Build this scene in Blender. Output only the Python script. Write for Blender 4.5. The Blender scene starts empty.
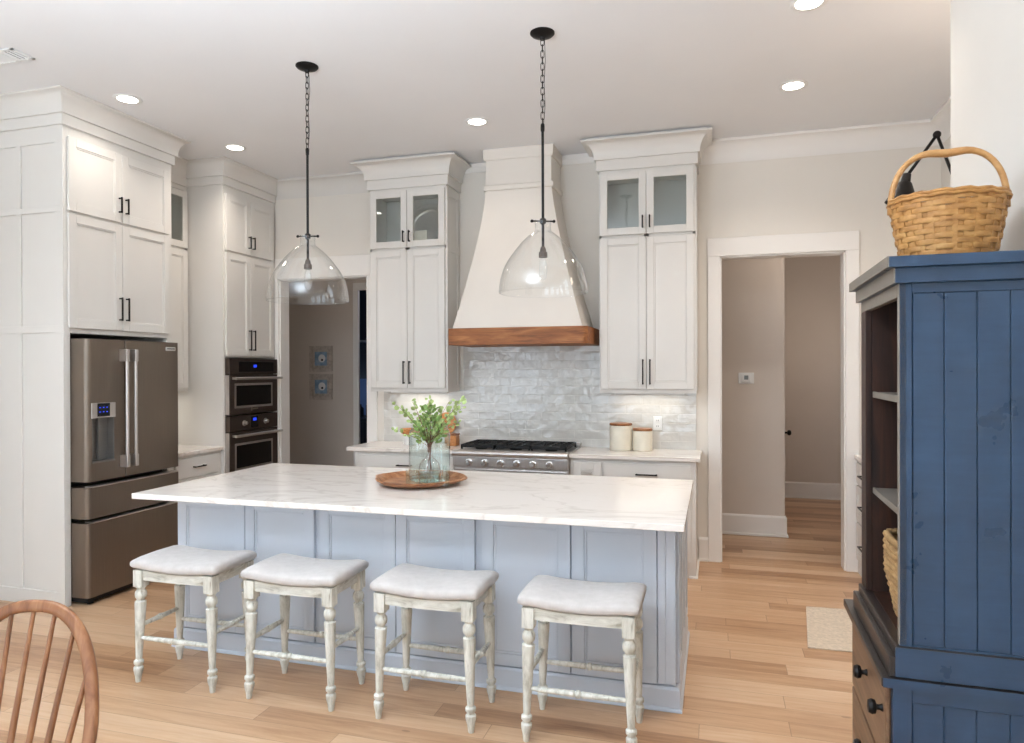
import bpy, bmesh, math, random
from mathutils import Vector, Matrix
random.seed(7)
PI = math.pi
S = bpy.context.scene
COL = S.collection

# ------------------------------------------------------------------ camera
YAW, PITCH, ROLL, FPX, CAMH = math.radians(16.2825), math.radians(0.189), math.radians(0.1978), 694.8, 1.585
cam_d = bpy.data.cameras.new('camera'); cam = bpy.data.objects.new('camera', cam_d); COL.objects.link(cam)
cam_d.sensor_fit = 'HORIZONTAL'; cam_d.sensor_width = 36.0; cam_d.lens = FPX / 1024 * 36.0
cam_d.clip_start = 0.05
cy_, sy_, cp_, sp_ = math.cos(YAW), math.sin(YAW), math.cos(PITCH), math.sin(PITCH)
fw = Vector((-sy_ * cp_, cy_ * cp_, -sp_)); rt = Vector((cy_, sy_, 0)); dn = fw.cross(rt)
r2 = math.cos(ROLL) * rt + math.sin(ROLL) * dn; d2 = -math.sin(ROLL) * rt + math.cos(ROLL) * dn
m = Matrix.Identity(4)
for i in range(3):
    m[i][0] = r2[i]; m[i][1] = -d2[i]; m[i][2] = -fw[i]
m[2][3] = CAMH
cam.matrix_world = m
S.camera = cam
S.cycles.transparent_max_bounces = 32

# ------------------------------------------------------------------ world, view, big lights
S.view_settings.view_transform = 'Standard'; S.view_settings.look = 'None'
S.view_settings.gamma = 1.0; S.view_settings.use_curve_mapping = False
S.view_settings.exposure = 0.8
w = bpy.data.worlds.new('world'); S.world = w; w.use_nodes = True
w.node_tree.nodes['Background'].inputs[0].default_value = (0.62, 0.78, 1.0, 1)
w.node_tree.nodes['Background'].inputs[1].default_value = 1.0

def area(name, loc, size, power, color, direction, spread=180):
    d = bpy.data.lights.new(name, 'AREA'); d.shape = 'RECTANGLE'; d.size, d.size_y = size
    d.energy = power; d.color = color; d.spread = math.radians(spread)
    o = bpy.data.objects.new(name, d); COL.objects.link(o); o.location = loc
    o.rotation_euler = Vector(direction).to_track_quat('-Z', 'Y').to_euler()
    return o
DAY = (0.80, 0.91, 1.0)
WIN_X = (-4.0, -2.2, -0.4)                 # daylight windows in the wall behind the camera
WIN_Y = (-1.2, 1.0)                        # and in the left wall of the dining end
for wx in WIN_X:
    area('window_daylight', (wx, -2.72, 1.55), (1.2, 2.2), 13, DAY, (0, 1, 0.6))
for wy in WIN_Y:
    area('window_daylight', (-5.02, wy, 1.55), (1.2, 2.2), 17, DAY, (1, 0, 0.6))
area('ceiling_fill', (-1.7, 0.5, 2.45), (0.7, 0.7), 142, (0.76, 0.88, 1.0), (0, 0, 1))  # upward fill light, added to brighten the ceiling

# ------------------------------------------------------------------ materials
def lin(c):
    return tuple(((v / 255) / 12.92 if v / 255 <= 0.04045 else ((v / 255 + 0.055) / 1.055) ** 2.4) for v in c) + (1,)
class NT:
    def __init__(s, name):
        s.m = bpy.data.materials.new(name); s.m.use_nodes = True
        s.t = s.m.node_tree; s.n = s.t.nodes; s.b = s.n['Principled BSDF']; s.o = s.n['Material Output']
    def node(s, typ, **kw):
        n = s.n.new(typ)
        for k, v in kw.items():
            if k.startswith('i_'):
                n.inputs[k[2:].replace('_', ' ')].default_value = v
            else: setattr(n, k, v)
        return n
    def link(s, a, b): s.t.links.new(a, b)
    def ramp(s, fac, stops):
        r = s.node('ShaderNodeValToRGB'); s.link(fac, r.inputs[0])
        e = r.color_ramp.elements
        while len(e) < len(stops): e.new(0.5)
        for q, (p, c) in zip(e, stops): q.position = p; q.color = c
        return r.outputs[0]
    def math(s, op, a, b=None):
        n = s.node('ShaderNodeMath', operation=op)
        for i, v in enumerate((a, b)):
            if v is None: continue
            if isinstance(v, (int, float)): n.inputs[i].default_value = v
            else: s.link(v, n.inputs[i])
        return n.outputs[0]
    def coord(s, scale=(1, 1, 1), kind='Object'):
        c = s.node('ShaderNodeTexCoord'); mp = s.node('ShaderNodeMapping'); mp.inputs['Scale'].default_value = scale
        s.link(c.outputs[kind], mp.inputs[0]); return mp.outputs[0]
    def noise(s, vec, scale=5, detail=4, rough=0.5, dist=0.0):
        n = s.node('ShaderNodeTexNoise'); n.inputs['Scale'].default_value = scale; n.inputs['Detail'].default_value = detail
        n.inputs['Roughness'].default_value = rough; n.inputs['Distortion'].default_value = dist
        s.link(vec, n.inputs['Vector']); return n.outputs[0]
    def bump(s, h, strength=0.2, dist=0.01):
        b = s.node('ShaderNodeBump'); b.inputs['Strength'].default_value = strength; b.inputs['Distance'].default_value = dist
        s.link(h, b.inputs['Height']); s.link(b.outputs[0], s.b.inputs['Normal'])
def plain(name, c, rough=0.5, metal=0.0, var=0.04, scale=6, bump=0.0, bscale=60):
    t = NT(name); v = t.coord()
    a = lin(c); f = t.noise(v, scale, 3)
    lo = tuple(x * (1 - var) for x in a[:3]) + (1,); hi = tuple(min(1, x * (1 + var)) for x in a[:3]) + (1,)
    t.link(t.ramp(f, [(0.3, lo), (0.7, hi)]), t.b.inputs['Base Color'])
    t.b.inputs['Roughness'].default_value = rough; t.b.inputs['Metallic'].default_value = metal
    if bump: t.bump(t.noise(v, bscale, 3), bump, 0.002)
    return t.m
def wood(name, dark, mid, light, scale=(2, 22, 22), rough=0.4, bump=0.1, detail=5, dist=0.6):
    t = NT(name); v = t.coord(scale)
    f = t.noise(v, 1.6, detail, 0.6, dist)
    t.link(t.ramp(f, [(0.25, lin(dark)), (0.5, lin(mid)), (0.75, lin(light))]), t.b.inputs['Base Color'])
    t.b.inputs['Roughness'].default_value = rough
    if bump: t.bump(f, bump, 0.003)
    return t.m
def thin_glass(name, tint=(1, 1, 1, 1), rough=0.0, ior=1.5, boost=1.0, base=0.0, fall=5.0):
    t = NT(name); t.n.remove(t.b)
    tr = t.node('ShaderNodeBsdfTransparent'); tr.inputs[0].default_value = tint
    gl = t.node('ShaderNodeBsdfGlossy'); gl.inputs['Roughness'].default_value = rough
    ge = t.node('ShaderNodeNewGeometry'); dp = t.node('ShaderNodeVectorMath', operation='DOT_PRODUCT')
    t.link(ge.outputs['Incoming'], dp.inputs[0]); t.link(ge.outputs['Normal'], dp.inputs[1])
    f0 = ((ior - 1) / (ior + 1)) ** 2
    sch = t.math('ADD', t.math('MULTIPLY', t.math('POWER', t.math('SUBTRACT', 1.0, t.math('ABSOLUTE', dp.outputs['Value'])), fall), 1 - f0), f0)
    # slight unevenness, as in blown glass
    nz = t.noise(t.coord(), 3, 2); bp = t.node('ShaderNodeBump'); bp.inputs['Strength'].default_value = 0.05; bp.inputs['Distance'].default_value = 0.02
    t.link(nz, bp.inputs['Height']); t.link(bp.outputs[0], gl.inputs['Normal'])
    fac = t.math('ADD', t.math('MULTIPLY', sch, boost), base)
    mx = t.node('ShaderNodeMixShader'); t.link(fac, mx.inputs[0]); t.link(tr.outputs[0], mx.inputs[1]); t.link(gl.outputs[0], mx.inputs[2])
    t.link(mx.outputs[0], t.o.inputs[0]); return t.m
def emit(name, c, strength):
    t = NT(name); t.b.inputs['Emission Color'].default_value = c; t.b.inputs['Emission Strength'].default_value = strength
    t.b.inputs['Base Color'].default_value = c
    return t.m

def floor_mat():
    t = NT('oak_planks'); g = t.node('ShaderNodeNewGeometry'); sp = t.node('ShaderNodeSeparateXYZ'); t.link(g.outputs['Position'], sp.inputs[0])
    X, Y = sp.outputs[0], sp.outputs[1]
    PW, PL = 0.128, 1.55
    ry = t.math('DIVIDE', Y, PW); row = t.math('FLOOR', ry); fy = t.math('FRACT', ry)
    wn = t.node('ShaderNodeTexWhiteNoise', noise_dimensions='1D'); t.link(row, wn.inputs['W'])
    rx = t.math('ADD', t.math('DIVIDE', X, PL), t.math('MULTIPLY', wn.outputs[0], 7.3)); col = t.math('FLOOR', rx); fx = t.math('FRACT', rx)
    cb = t.node('ShaderNodeCombineXYZ'); t.link(row, cb.inputs[0]); t.link(col, cb.inputs[1])
    wn2 = t.node('ShaderNodeTexWhiteNoise', noise_dimensions='2D'); t.link(cb.outputs[0], wn2.inputs['Vector'])
    # grain, shifted per plank
    gv = t.node('ShaderNodeCombineXYZ'); t.link(t.math('MULTIPLY', X, 1.3), gv.inputs[0]); t.link(t.math('MULTIPLY', Y, 16), gv.inputs[1]); t.link(t.math('MULTIPLY', wn2.outputs[0], 40), gv.inputs[2])
    gr = t.noise(gv.outputs[0], 1.9, 7, 0.68, 0.9)
    big = t.noise(gv.outputs[0], 0.5, 2, 0.5, 0.4)
    fac = t.math('ADD', t.math('MULTIPLY', wn2.outputs[0], 0.34), t.math('ADD', t.math('MULTIPLY', gr, 0.52), t.math('MULTIPLY', big, 0.26)))
    c = t.ramp(fac, [(0.28, lin((140, 100, 70))), (0.46, lin((182, 141, 106))), (0.62, lin((202, 163, 127))), (0.82, lin((216, 184, 151)))])
    # sparse knots
    kv = t.node('ShaderNodeCombineXYZ'); t.link(t.math('MULTIPLY', X, 1.0), kv.inputs[0]); t.link(t.math('MULTIPLY', Y, 3.0), kv.inputs[1])
    vo = t.node('ShaderNodeTexVoronoi'); vo.inputs['Scale'].default_value = 1.5; t.link(kv.outputs[0], vo.inputs['Vector'])
    knot = t.math('LESS_THAN', vo.outputs['Distance'], 0.035)
    mk = t.node('ShaderNodeMix', data_type='RGBA'); t.link(t.math('MULTIPLY', knot, 0.5), mk.inputs[0]); t.link(c, mk.inputs[6]); mk.inputs[7].default_value = lin((110, 80, 56))
    gy = t.math('ADD', t.math('LESS_THAN', fy, 0.02), t.math('LESS_THAN', fx, 0.0022))
    mx = t.node('ShaderNodeMix', data_type='RGBA'); t.link(t.math('MULTIPLY', t.math('MINIMUM', gy, 1.0), 0.5), mx.inputs[0]); t.link(mk.outputs[2], mx.inputs[6]); mx.inputs[7].default_value = lin((112, 82, 58))
    t.link(mx.outputs[2], t.b.inputs['Base Color'])
    t.b.inputs['Roughness'].default_value = 0.33
    t.bump(t.math('SUBTRACT', gr, t.math('MULTIPLY', gy, 0.8)), 0.08, 0.003)
    return t.m
def quartz_mat():
    t = NT('veined_white_quartz'); g = t.node('ShaderNodeNewGeometry')
    mp = t.node('ShaderNodeMapping'); mp.inputs['Scale'].default_value = (0.55, 1.5, 1.0); mp.inputs['Rotation'].default_value = (0, 0, 0.15); t.link(g.outputs['Position'], mp.inputs[0])
    n1 = t.noise(mp.outputs[0], 1.5, 5, 0.55, 1.2); n2 = t.noise(mp.outputs[0], 3.1, 5, 0.6, 0.8)
    v1 = t.math('ABSOLUTE', t.math('SUBTRACT', n1, 0.5)); v2 = t.math('ABSOLUTE', t.math('SUBTRACT', n2, 0.53))
    m1 = t.ramp(v1, [(0.0, (0.38,) * 3 + (1,)), (0.018, (0, 0, 0, 1))]); m2 = t.ramp(v2, [(0.0, (0.13,) * 3 + (1,)), (0.01, (0, 0, 0, 1))])
    cl = t.ramp(t.noise(mp.outputs[0], 0.9, 3), [(0.3, lin((232, 223, 214))), (0.7, lin((240, 233, 226)))])
    mx = t.node('ShaderNodeMix', data_type='RGBA'); t.link(t.math('MAXIMUM', m1, m2), mx.inputs[0]); t.link(cl, mx.inputs[6]); mx.inputs[7].default_value = lin((190, 178, 165))
    t.link(mx.outputs[2], t.b.inputs['Base Color']); t.b.inputs['Roughness'].default_value = 0.16
    return t.m
def tile_mat():
    t = NT('glazed_wall_tile'); g = t.node('ShaderNodeNewGeometry'); sp = t.node('ShaderNodeSeparateXYZ'); t.link(g.outputs['Position'], sp.inputs[0])
    cb = t.node('ShaderNodeCombineXYZ'); t.link(sp.outputs[0], cb.inputs[0]); t.link(sp.outputs[2], cb.inputs[1])
    br = t.node('ShaderNodeTexBrick', offset=0.5); t.link(cb.outputs[0], br.inputs['Vector'])
    br.inputs['Scale'].default_value = 1.0; br.inputs['Brick Width'].default_value = 0.292; br.inputs['Row Height'].default_value = 0.0755
    br.inputs['Mortar Size'].default_value = 0.0028; br.inputs['Mortar Smooth'].default_value = 0.4
    br.inputs['Color1'].default_value = lin((212, 209, 203)); br.inputs['Color2'].default_value = lin((202, 199, 193)); br.inputs['Mortar'].default_value = lin((214, 210, 203))
    t.link(br.outputs['Color'], t.b.inputs['Base Color'])
    t.b.inputs['Roughness'].default_value = 0.08; t.b.inputs['IOR'].default_value = 1.75
    wav = t.noise(cb.outputs[0], 13, 2, 0.4, 0.2)
    # each tile a touch proud or shy of its neighbours, surface wavy
    h = t.math('ADD', t.math('MULTIPLY', t.math('SUBTRACT', 1.0, br.outputs['Fac']), 0.35), t.math('MULTIPLY', wav, 1.5))
    t.bump(h, 0.5, 0.008)
    return t.m

M = {}
M['floor'] = floor_mat(); M['quartz'] = quartz_mat(); M['tile'] = tile_mat()
M['wall'] = plain('warm_white_wall_paint', (230, 224, 215), 0.85, 0, 0.015, 2)
M['hallwall'] = plain('dimmed_hall_wall_paint', (216, 205, 194), 0.85, 0, 0.02, 2)  # wall paint with the low light of the halls put into its colour
M['ceil'] = plain('ceiling_paint', (235, 235, 236), 0.9, 0, 0.01, 2)
M['trim'] = plain('white_trim_paint', (238, 234, 229), 0.45, 0, 0.01, 3)
M['cab'] = plain('pale_greige_cabinet_paint', (222, 218, 212), 0.42, 0, 0.015, 3)
M['cabin'] = plain('cabinet_interior', (205, 205, 200), 0.6, 0, 0.02, 3)
M['island'] = plain('pale_blue_grey_island_paint', (200, 207, 217), 0.42, 0, 0.015, 3)
M['black'] = plain('black_iron', (26, 24, 24), 0.45, 0.6, 0.1, 20)
M['handle'] = plain('oil_rubbed_bronze', (30, 25, 23), 0.4, 0.7, 0.1, 20)
M['plaster'] = plain('hood_plaster', (226, 219, 210), 0.7, 0, 0.02, 3)
M['rubber'] = plain('dark_gap', (12, 12, 12), 0.7)
M['blackgloss'] = plain('black_gloss_panel', (10, 10, 12), 0.12, 0, 0.1)  # black glass of displays and oven windows
def steel(name, c, rough, axis):
    t = NT(name); sc = [3, 3, 3]; sc[axis] = 400
    v = t.coord(tuple(sc)); f = t.noise(v, 1.0, 3); a = lin(c)
    t.link(t.ramp(f, [(0.3, tuple(x * 0.93 for x in a[:3]) + (1,)), (0.7, tuple(min(1, x * 1.06) for x in a[:3]) + (1,))]), t.b.inputs['Base Color'])
    t.b.inputs['Metallic'].default_value = 0.85; t.b.inputs['Roughness'].default_value = rough
    t.bump(f, 0.03, 0.001); return t.m
M['slate'] = steel('bronze_toned_stainless', (130, 119, 108), 0.36, 1)
M['steel'] = steel('brushed_stainless', (205, 200, 196), 0.28, 0)
M['greysteel'] = steel('grey_dispenser_steel', (140, 138, 136), 0.4, 2)
M['chrome'] = plain('polished_steel', (226, 224, 222), 0.15, 1.0, 0.02)
M['ovensteel'] = steel('dark_stainless', (98, 88, 82), 0.34, 1)
M['castiron'] = plain('cast_iron', (22, 22, 23), 0.6, 0.2, 0.2, 30)
M['beam'] = wood('rustic_hood_beam', (92, 52, 26), (150, 92, 50), (182, 122, 72), (2.0, 16, 16), 0.55, 0.35, 6, 1.2)
M['tray'] = wood('reclaimed_tray_wood', (84, 50, 32), (162, 106, 68), (208, 158, 112), (4, 14, 14), 0.45, 0.2, 5, 1.5)
M['lidwood'] = wood('acacia_lid', (110, 66, 36), (150, 96, 58), (178, 124, 80), (6, 30, 30), 0.45, 0.05)
M['walnut'] = wood('dark_walnut_interior', (24, 12, 7), (46, 24, 14), (72, 40, 24), (20, 20, 1.6), 0.5, 0.1, 5, 0.9)
M['walnut_front'] = wood('worn_brown_drawer_wood', (74, 54, 40), (114, 86, 64), (142, 110, 84), (16, 1.6, 16), 0.4, 0.05)
M['chair'] = wood('golden_oak_chair', (104, 66, 42), (148, 98, 64), (180, 130, 90), (14, 14, 2.0), 0.35, 0.05, 5, 0.8)
M['white_wood'] = None
def whitewash(name, sc):
    t = NT(name); v = t.coord(sc)
    f = t.noise(v, 1.4, 5, 0.65, 0.8); f2 = t.noise(t.coord((6, 6, 6)), 1.2, 3)
    k = t.math('ADD', t.math('MULTIPLY', f, 0.75), t.math('MULTIPLY', f2, 0.25))
    t.link(t.ramp(k, [(0.33, lin((148, 142, 126))), (0.44, lin((196, 193, 181))), (0.57, lin((220, 218, 208)))]), t.b.inputs['Base Color'])
    t.b.inputs['Roughness'].default_value = 0.6; t.bump(f, 0.12, 0.003); return t.m
M['white_wood'] = whitewash('whitewashed_wood', (26, 26, 5)); M['white_wood_rail'] = whitewash('whitewashed_rail', (5, 8, 26))
def linen():
    t = NT('off_white_linen'); v = t.coord((1, 1, 1))
    wv = t.node('ShaderNodeTexWave', wave_type='BANDS', bands_direction='X'); wv.inputs['Scale'].default_value = 160; wv.inputs['Distortion'].default_value = 1.5; t.link(v, wv.inputs[0])
    w2 = t.node('ShaderNodeTexWave', wave_type='BANDS', bands_direction='Y'); w2.inputs['Scale'].default_value = 160; w2.inputs['Distortion'].default_value = 1.5; t.link(v, w2.inputs[0])
    s = t.math('ADD', wv.outputs[1], w2.outputs[1])
    t.link(t.ramp(t.noise(v, 30, 4), [(0.3, lin((195, 189, 184))), (0.7, lin((206, 200, 196)))]), t.b.inputs['Base Color'])
    t.b.inputs['Roughness'].default_value = 0.9; t.b.inputs['Sheen Weight'].default_value = 0.2
    t.bump(s, 0.12, 0.001); return t.m
M['linen'] = linen()
def bluepaint():
    t = NT('slate_blue_milk_paint'); v = t.coord((3, 3, 30)); v2 = t.coord((5, 5, 5))
    f = t.noise(v, 1.5, 5, 0.6, 0.5); f2 = t.noise(v2, 1.3, 4, 0.6)
    k = t.math('ADD', t.math('MULTIPLY', f, 0.35), t.math('MULTIPLY', f2, 0.65))
    t.link(t.ramp(k, [(0.3, lin((37, 57, 80))), (0.55, lin((45, 69, 96))), (0.8, lin((55, 80, 108)))]), t.b.inputs['Base Color'])
    t.link(t.ramp(f2, [(0.3, (0.25,) * 3 + (1,)), (0.7, (0.42,) * 3 + (1,))]), t.b.inputs['Roughness'])
    t.bump(f, 0.05, 0.002); return t.m
M['blue'] = bluepaint()
M['armfront'] = plain('taupe_grey_worn_paint', (124, 116, 106), 0.45, 0, 0.08, 8)
M['armdark'] = plain('near_black_worn_paint', (44, 38, 36), 0.3, 0, 0.25, 7)
def wicker(name, dark, mid, light, rough=0.6):
    t = NT(name); v = t.coord((30, 30, 60)); f = t.noise(v, 1.0, 4, 0.6); f2 = t.noise(t.coord((9, 9, 40)), 1.0, 2)
    k = t.math('ADD', t.math('MULTIPLY', f, 0.5), t.math('MULTIPLY', f2, 0.5))
    t.link(t.ramp(k, [(0.32, lin(dark)), (0.5, lin(mid)), (0.68, lin(light))]), t.b.inputs['Base Color'])
    t.b.inputs['Roughness'].default_value = rough; t.bump(f, 0.15, 0.002); return t.m
M['wicker'] = wicker('honey_splint_weave', (146, 98, 48), (184, 132, 72), (208, 160, 98), 0.5)
M['wickerdark'] = wicker('bent_basket_handle', (170, 118, 66), (196, 146, 90), (210, 164, 108), 0.4)
M['seagrass'] = wicker('seagrass_rope', (116, 86, 52), (166, 130, 84), (200, 166, 118), 0.8)
M['glass'] = thin_glass('clear_blown_glass', (0.97, 0.98, 0.98, 1), 0.02, 1.5, 1.0, 0.045, 3.2)
M['pane'] = thin_glass('cabinet_pane', (0.93, 0.95, 0.94, 1), 0.02, 1.5, 1.0, 0.04)
M['jarglass'] = thin_glass('pale_aqua_glass', (0.88, 0.96, 0.95, 1), 0.03, 1.5, 1.2, 0.07, 4.0)
M['water'] = thin_glass('water', (0.84, 0.95, 0.94, 1), 0.0, 1.33, 1.0, 0.0)
M['leaf'] = plain('eucalyptus_leaf', (158, 176, 110), 0.5, 0, 0.25, 30)
M['leaf2'] = plain('fern_leaf', (126, 156, 86), 0.5, 0, 0.25, 30)
M['stem'] = plain('woody_stem', (120, 82, 62), 0.6, 0, 0.15, 30)
M['ceramic'] = plain('cream_stoneware', (232, 224, 206), 0.5, 0, 0.04, 14, 0.3, 90)
M['plastic'] = plain('white_plastic', (236, 236, 234), 0.35, 0, 0.01)
M['greyplastic'] = plain('grey_screen', (120, 126, 126), 0.3, 0, 0.03)
M['ventgrey'] = plain('grey_duct', (96, 97, 100), 0.6)
M['lcd'] = emit('blue_display', (0.02, 0.06, 0.9, 1), 0.5)
M['bulbglow'] = emit('recessed_lens', (1.0, 0.93, 0.84, 1), 9.0)
M['lampglow'] = emit('lamp_bulb_glow', (1.0, 0.90, 0.78, 1), 6.0)
M['silver'] = plain('silver_plate', (224, 222, 218), 0.3, 1.0, 0.05, 20)
M['mat'] = plain('woven_jute_mat', (208, 192, 172), 0.95, 0, 0.12, 60, 0.6, 220)
M['frame'] = wood('grey_driftwood_frame', (160, 148, 136), (194, 182, 170), (216, 206, 196), (14, 14, 14), 0.7, 0.1)
M['navy'] = plain('navy_black_cabinet', (17, 19, 26), 0.5, 0, 0.1)
M['bluewall'] = plain('pale_blue_pantry_wall', (128, 148, 188), 0.8, 0, 0.04, 4)
M['brass'] = plain('antique_brass', (184, 144, 84), 0.35, 0.9, 0.1, 20)
M['orangewood'] = wood('honey_wood', (160, 96, 46), (196, 130, 72), (214, 154, 94), (10, 10, 30), 0.4, 0.05)
def artwork():
    t = NT('blue_wash_print'); v = t.coord((9, 9, 9)); f = t.noise(v, 1.0, 4, 0.6)
    t.link(t.ramp(f, [(0.35, lin((110, 138, 164))), (0.55, lin((146, 176, 202))), (0.7, lin((196, 202, 202)))]), t.b.inputs['Base Color'])
    t.b.inputs['Roughness'].default_value = 0.5; return t.m
M['art'] = artwork()

# ------------------------------------------------------------------ mesh helpers
ORG = {}
class MB:
    def __init__(s): s.bm = bmesh.new()
    def box(s, x0, x1, y0, y1, z0, z1):
        xs, ys, zs = sorted((x0, x1)), sorted((y0, y1)), sorted((z0, z1))
        v = [s.bm.verts.new((x, y, z)) for z in zs for y in ys for x in xs]
        for f in ((0, 2, 3, 1), (4, 5, 7, 6), (0, 1, 5, 4), (2, 6, 7, 3), (0, 4, 6, 2), (1, 3, 7, 5)):
            s.bm.faces.new([v[i] for i in f])
        return s
    def prism(s, poly, z0, z1, fn=None):
        # poly (a,b) counter-clockwise, extruded along c; fn maps (a,b,c) to xyz
        fn = fn or (lambda a, b, c: (a, b, c))
        lo = [s.bm.verts.new(fn(a, b, z0)) for a, b in poly]; hi = [s.bm.verts.new(fn(a, b, z1)) for a, b in poly]
        n = len(poly)
        s.bm.faces.new(lo[::-1]); s.bm.faces.new(hi)
        for i in range(n): s.bm.faces.new((lo[i], lo[(i + 1) % n], hi[(i + 1) % n], hi[i]))
        return s
    def rings(s, rings, close=True, cap0=True, cap1=True):
        vs = [[s.bm.verts.new(p) for p in r] for r in rings]; n = len(vs[0])
        for a, b in zip(vs, vs[1:]):
            for i in range(n if close else n - 1):
                s.bm.faces.new((a[i], a[(i + 1) % n], b[(i + 1) % n], b[i]))
        if cap0: s.bm.faces.new(vs[0][::-1])
        if cap1: s.bm.faces.new(vs[-1])
        return s
    def lathe(s, prof, at=(0, 0, 0), seg=24, axis=(0, 0, 1), cap=True, sx=1.0):
        # prof: (radius, height) along axis
        q = Vector((0, 0, 1)).rotation_difference(Vector(axis).normalized())
        A = Vector(at)
        rr = [[A + q @ Vector((sx * r * math.cos(2 * PI * i / seg), r * math.sin(2 * PI * i / seg), h)) for i in range(seg)] for r, h in prof]
        return s.rings(rr, True, cap, cap)
    def cyl(s, p0, p1, r, r1=None, seg=16):
        p0, p1 = Vector(p0), Vector(p1); d = p1 - p0
        return s.lathe([(r, 0), (r if r1 is None else r1, d.length)], p0, seg, d)
    def tube(s, pts, r, seg=8, close=False):
        pts = [Vector(p) for p in pts]; n = len(pts); rr = []
        up = None
        for i, p in enumerate(pts):
            if close: t = pts[(i + 1) % n] - pts[i - 1]
            else: t = pts[min(i + 1, n - 1)] - pts[max(i - 1, 0)]
            t.normalize()
            if up is None:
                up = Vector((0, 0, 1)) if abs(t.z) < 0.9 else Vector((1, 0, 0))
            a = t.cross(up).normalized(); up = a.cross(t).normalized()
            ri = r[i] if isinstance(r, (list, tuple)) else r
            rr.append([p + (a * math.cos(2 * PI * k / seg) + up * math.sin(2 * PI * k / seg)) * ri for k in range(seg)])
        if close: rr.append(rr[0])
        if close:
            vs = [[s.bm.verts.new(q) for q in r_] for r_ in rr[:-1]]; vs.append(vs[0])
            for a, b in zip(vs, vs[1:]):
                for i in range(seg): s.bm.faces.new((a[i], a[(i + 1) % seg], b[(i + 1) % seg], b[i]))
            return s
        return s.rings(rr)
    def sphere(s, c, r, seg=14, squash=1.0):
        n = 8; return s.lathe([(max(1e-4, r * math.sin(PI * i / n)), -r * squash * math.cos(PI * i / n)) for i in range(n + 1)], c, seg)
    def sweep(s, path, prof, side=1, closed=False):
        # path: (x,y) polyline; prof: (offset outwards, z) polygon; mitred corners
        P = [Vector((p[0], p[1])) for p in path]; n = len(P); rr = []
        nor = []
        for i in range(n - 1):
            d = (P[i + 1] - P[i]).normalized(); nor.append(Vector((-d.y, d.x)) * side)
        for i in range(n):
            if i == 0: mv = nor[0]
            elif i == n - 1: mv = nor[-1]
            else:
                a, b = nor[i - 1], nor[i]; mv = (a + b) / (1 + a.dot(b))
            rr.append([(P[i].x + mv.x * o, P[i].y + mv.y * o, z) for o, z in prof])
        return s.rings(rr)
    def build(s, name, mat, parent=None, smooth=False, bevel=0.0, seg=2, recalc=True):
        if recalc: bmesh.ops.recalc_face_normals(s.bm, faces=s.bm.faces[:])
        off = Vector((0, 0, 0))
        if parent is not None: off = ORG.get(parent.name, off)
        if off.length: bmesh.ops.translate(s.bm, verts=s.bm.verts[:], vec=-off)
        me = bpy.data.meshes.new(name); s.bm.to_mesh(me); s.bm.free()
        me.materials.append(M[mat] if isinstance(mat, str) else mat)
        o = bpy.data.objects.new(name, me); COL.objects.link(o)
        if smooth:
            for p in me.polygons: p.use_smooth = True
            if smooth != 'all': me.set_sharp_from_angle(angle=math.radians(40))
        if bevel:
            b = o.modifiers.new('bevel', 'BEVEL'); b.width = bevel; b.segments = seg; b.limit_method = 'ANGLE'; b.angle_limit = math.radians(40)
        if parent is not None: o.parent = parent; ORG[o.name] = off
        return o
def tag(o, label, cat, group=None):
    o['label'] = label; o['category'] = cat
    if group: o['group'] = group
    return o
def thing(name, label, cat, loc=(0, 0, 0), rotz=0, group=None, local=False):
    o = bpy.data.objects.new(name, None); COL.objects.link(o); o.location = loc; o.rotation_euler = (0, 0, rotz)
    o.empty_display_size = 0.1
    ORG[o.name] = Vector((0, 0, 0)) if local else Vector(loc)
    return tag(o, label, cat, group)
def struct(mb, name, mat, **k):
    o = mb.build(name, mat, None, **k); o['kind'] = 'structure'; return o
def copy_tree(o, parent=None):
    c = o.copy(); COL.objects.link(c)
    if parent: c.parent = parent
    for ch in list(o.children): copy_tree(ch, c)
    return c

# face frames: map (u along face, v up, w outwards) to world boxes
class Face:
    def __init__(s, kind, a): s.k = kind; s.a = a
    def P(s, u, v, w):
        if s.k == '-y': return (u, s.a - w, v)
        if s.k == '+x': return (s.a + w, u, v)
        if s.k == '-x': return (s.a - w, u, v)
        if s.k == '+y': return (u, s.a + w, v)
    def box(s, mb, u0, u1, v0, v1, w0, w1):
        p, q = s.P(u0, v0, w0), s.P(u1, v1, w1)
        return mb.box(p[0], q[0], p[1], q[1], p[2], q[2])
def shaker(F, u0, u1, v0, v1, st=0.057, th=0.02, inset=0.009, glass=False, bead=True):
    mb = MB()
    F.box(mb, u0, u0 + st, v0, v1, 0.001, th); F.box(mb, u1 - st, u1, v0, v1, 0.001, th)
    F.box(mb, u0 + st, u1 - st, v0, v0 + st, 0.001, th); F.box(mb, u0 + st, u1 - st, v1 - st, v1, 0.001, th)
    if not glass:
        F.box(mb, u0 + st, u1 - st, v0 + st, v1 - st, 0.001, th - inset)
        if bead:
            b = 0.011; a0, a1, c0, c1 = u0 + st, u1 - st, v0 + st, v1 - st
            F.box(mb, a0, a0 + b, c0, c1, 0.001, th - inset / 2); F.box(mb, a1 - b, a1, c0, c1, 0.001, th - inset / 2)
            F.box(mb, a0 + b, a1 - b, c0, c0 + b, 0.001, th - inset / 2); F.box(mb, a0 + b, a1 - b, c1 - b, c1, 0.001, th - inset / 2)
    return mb
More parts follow.
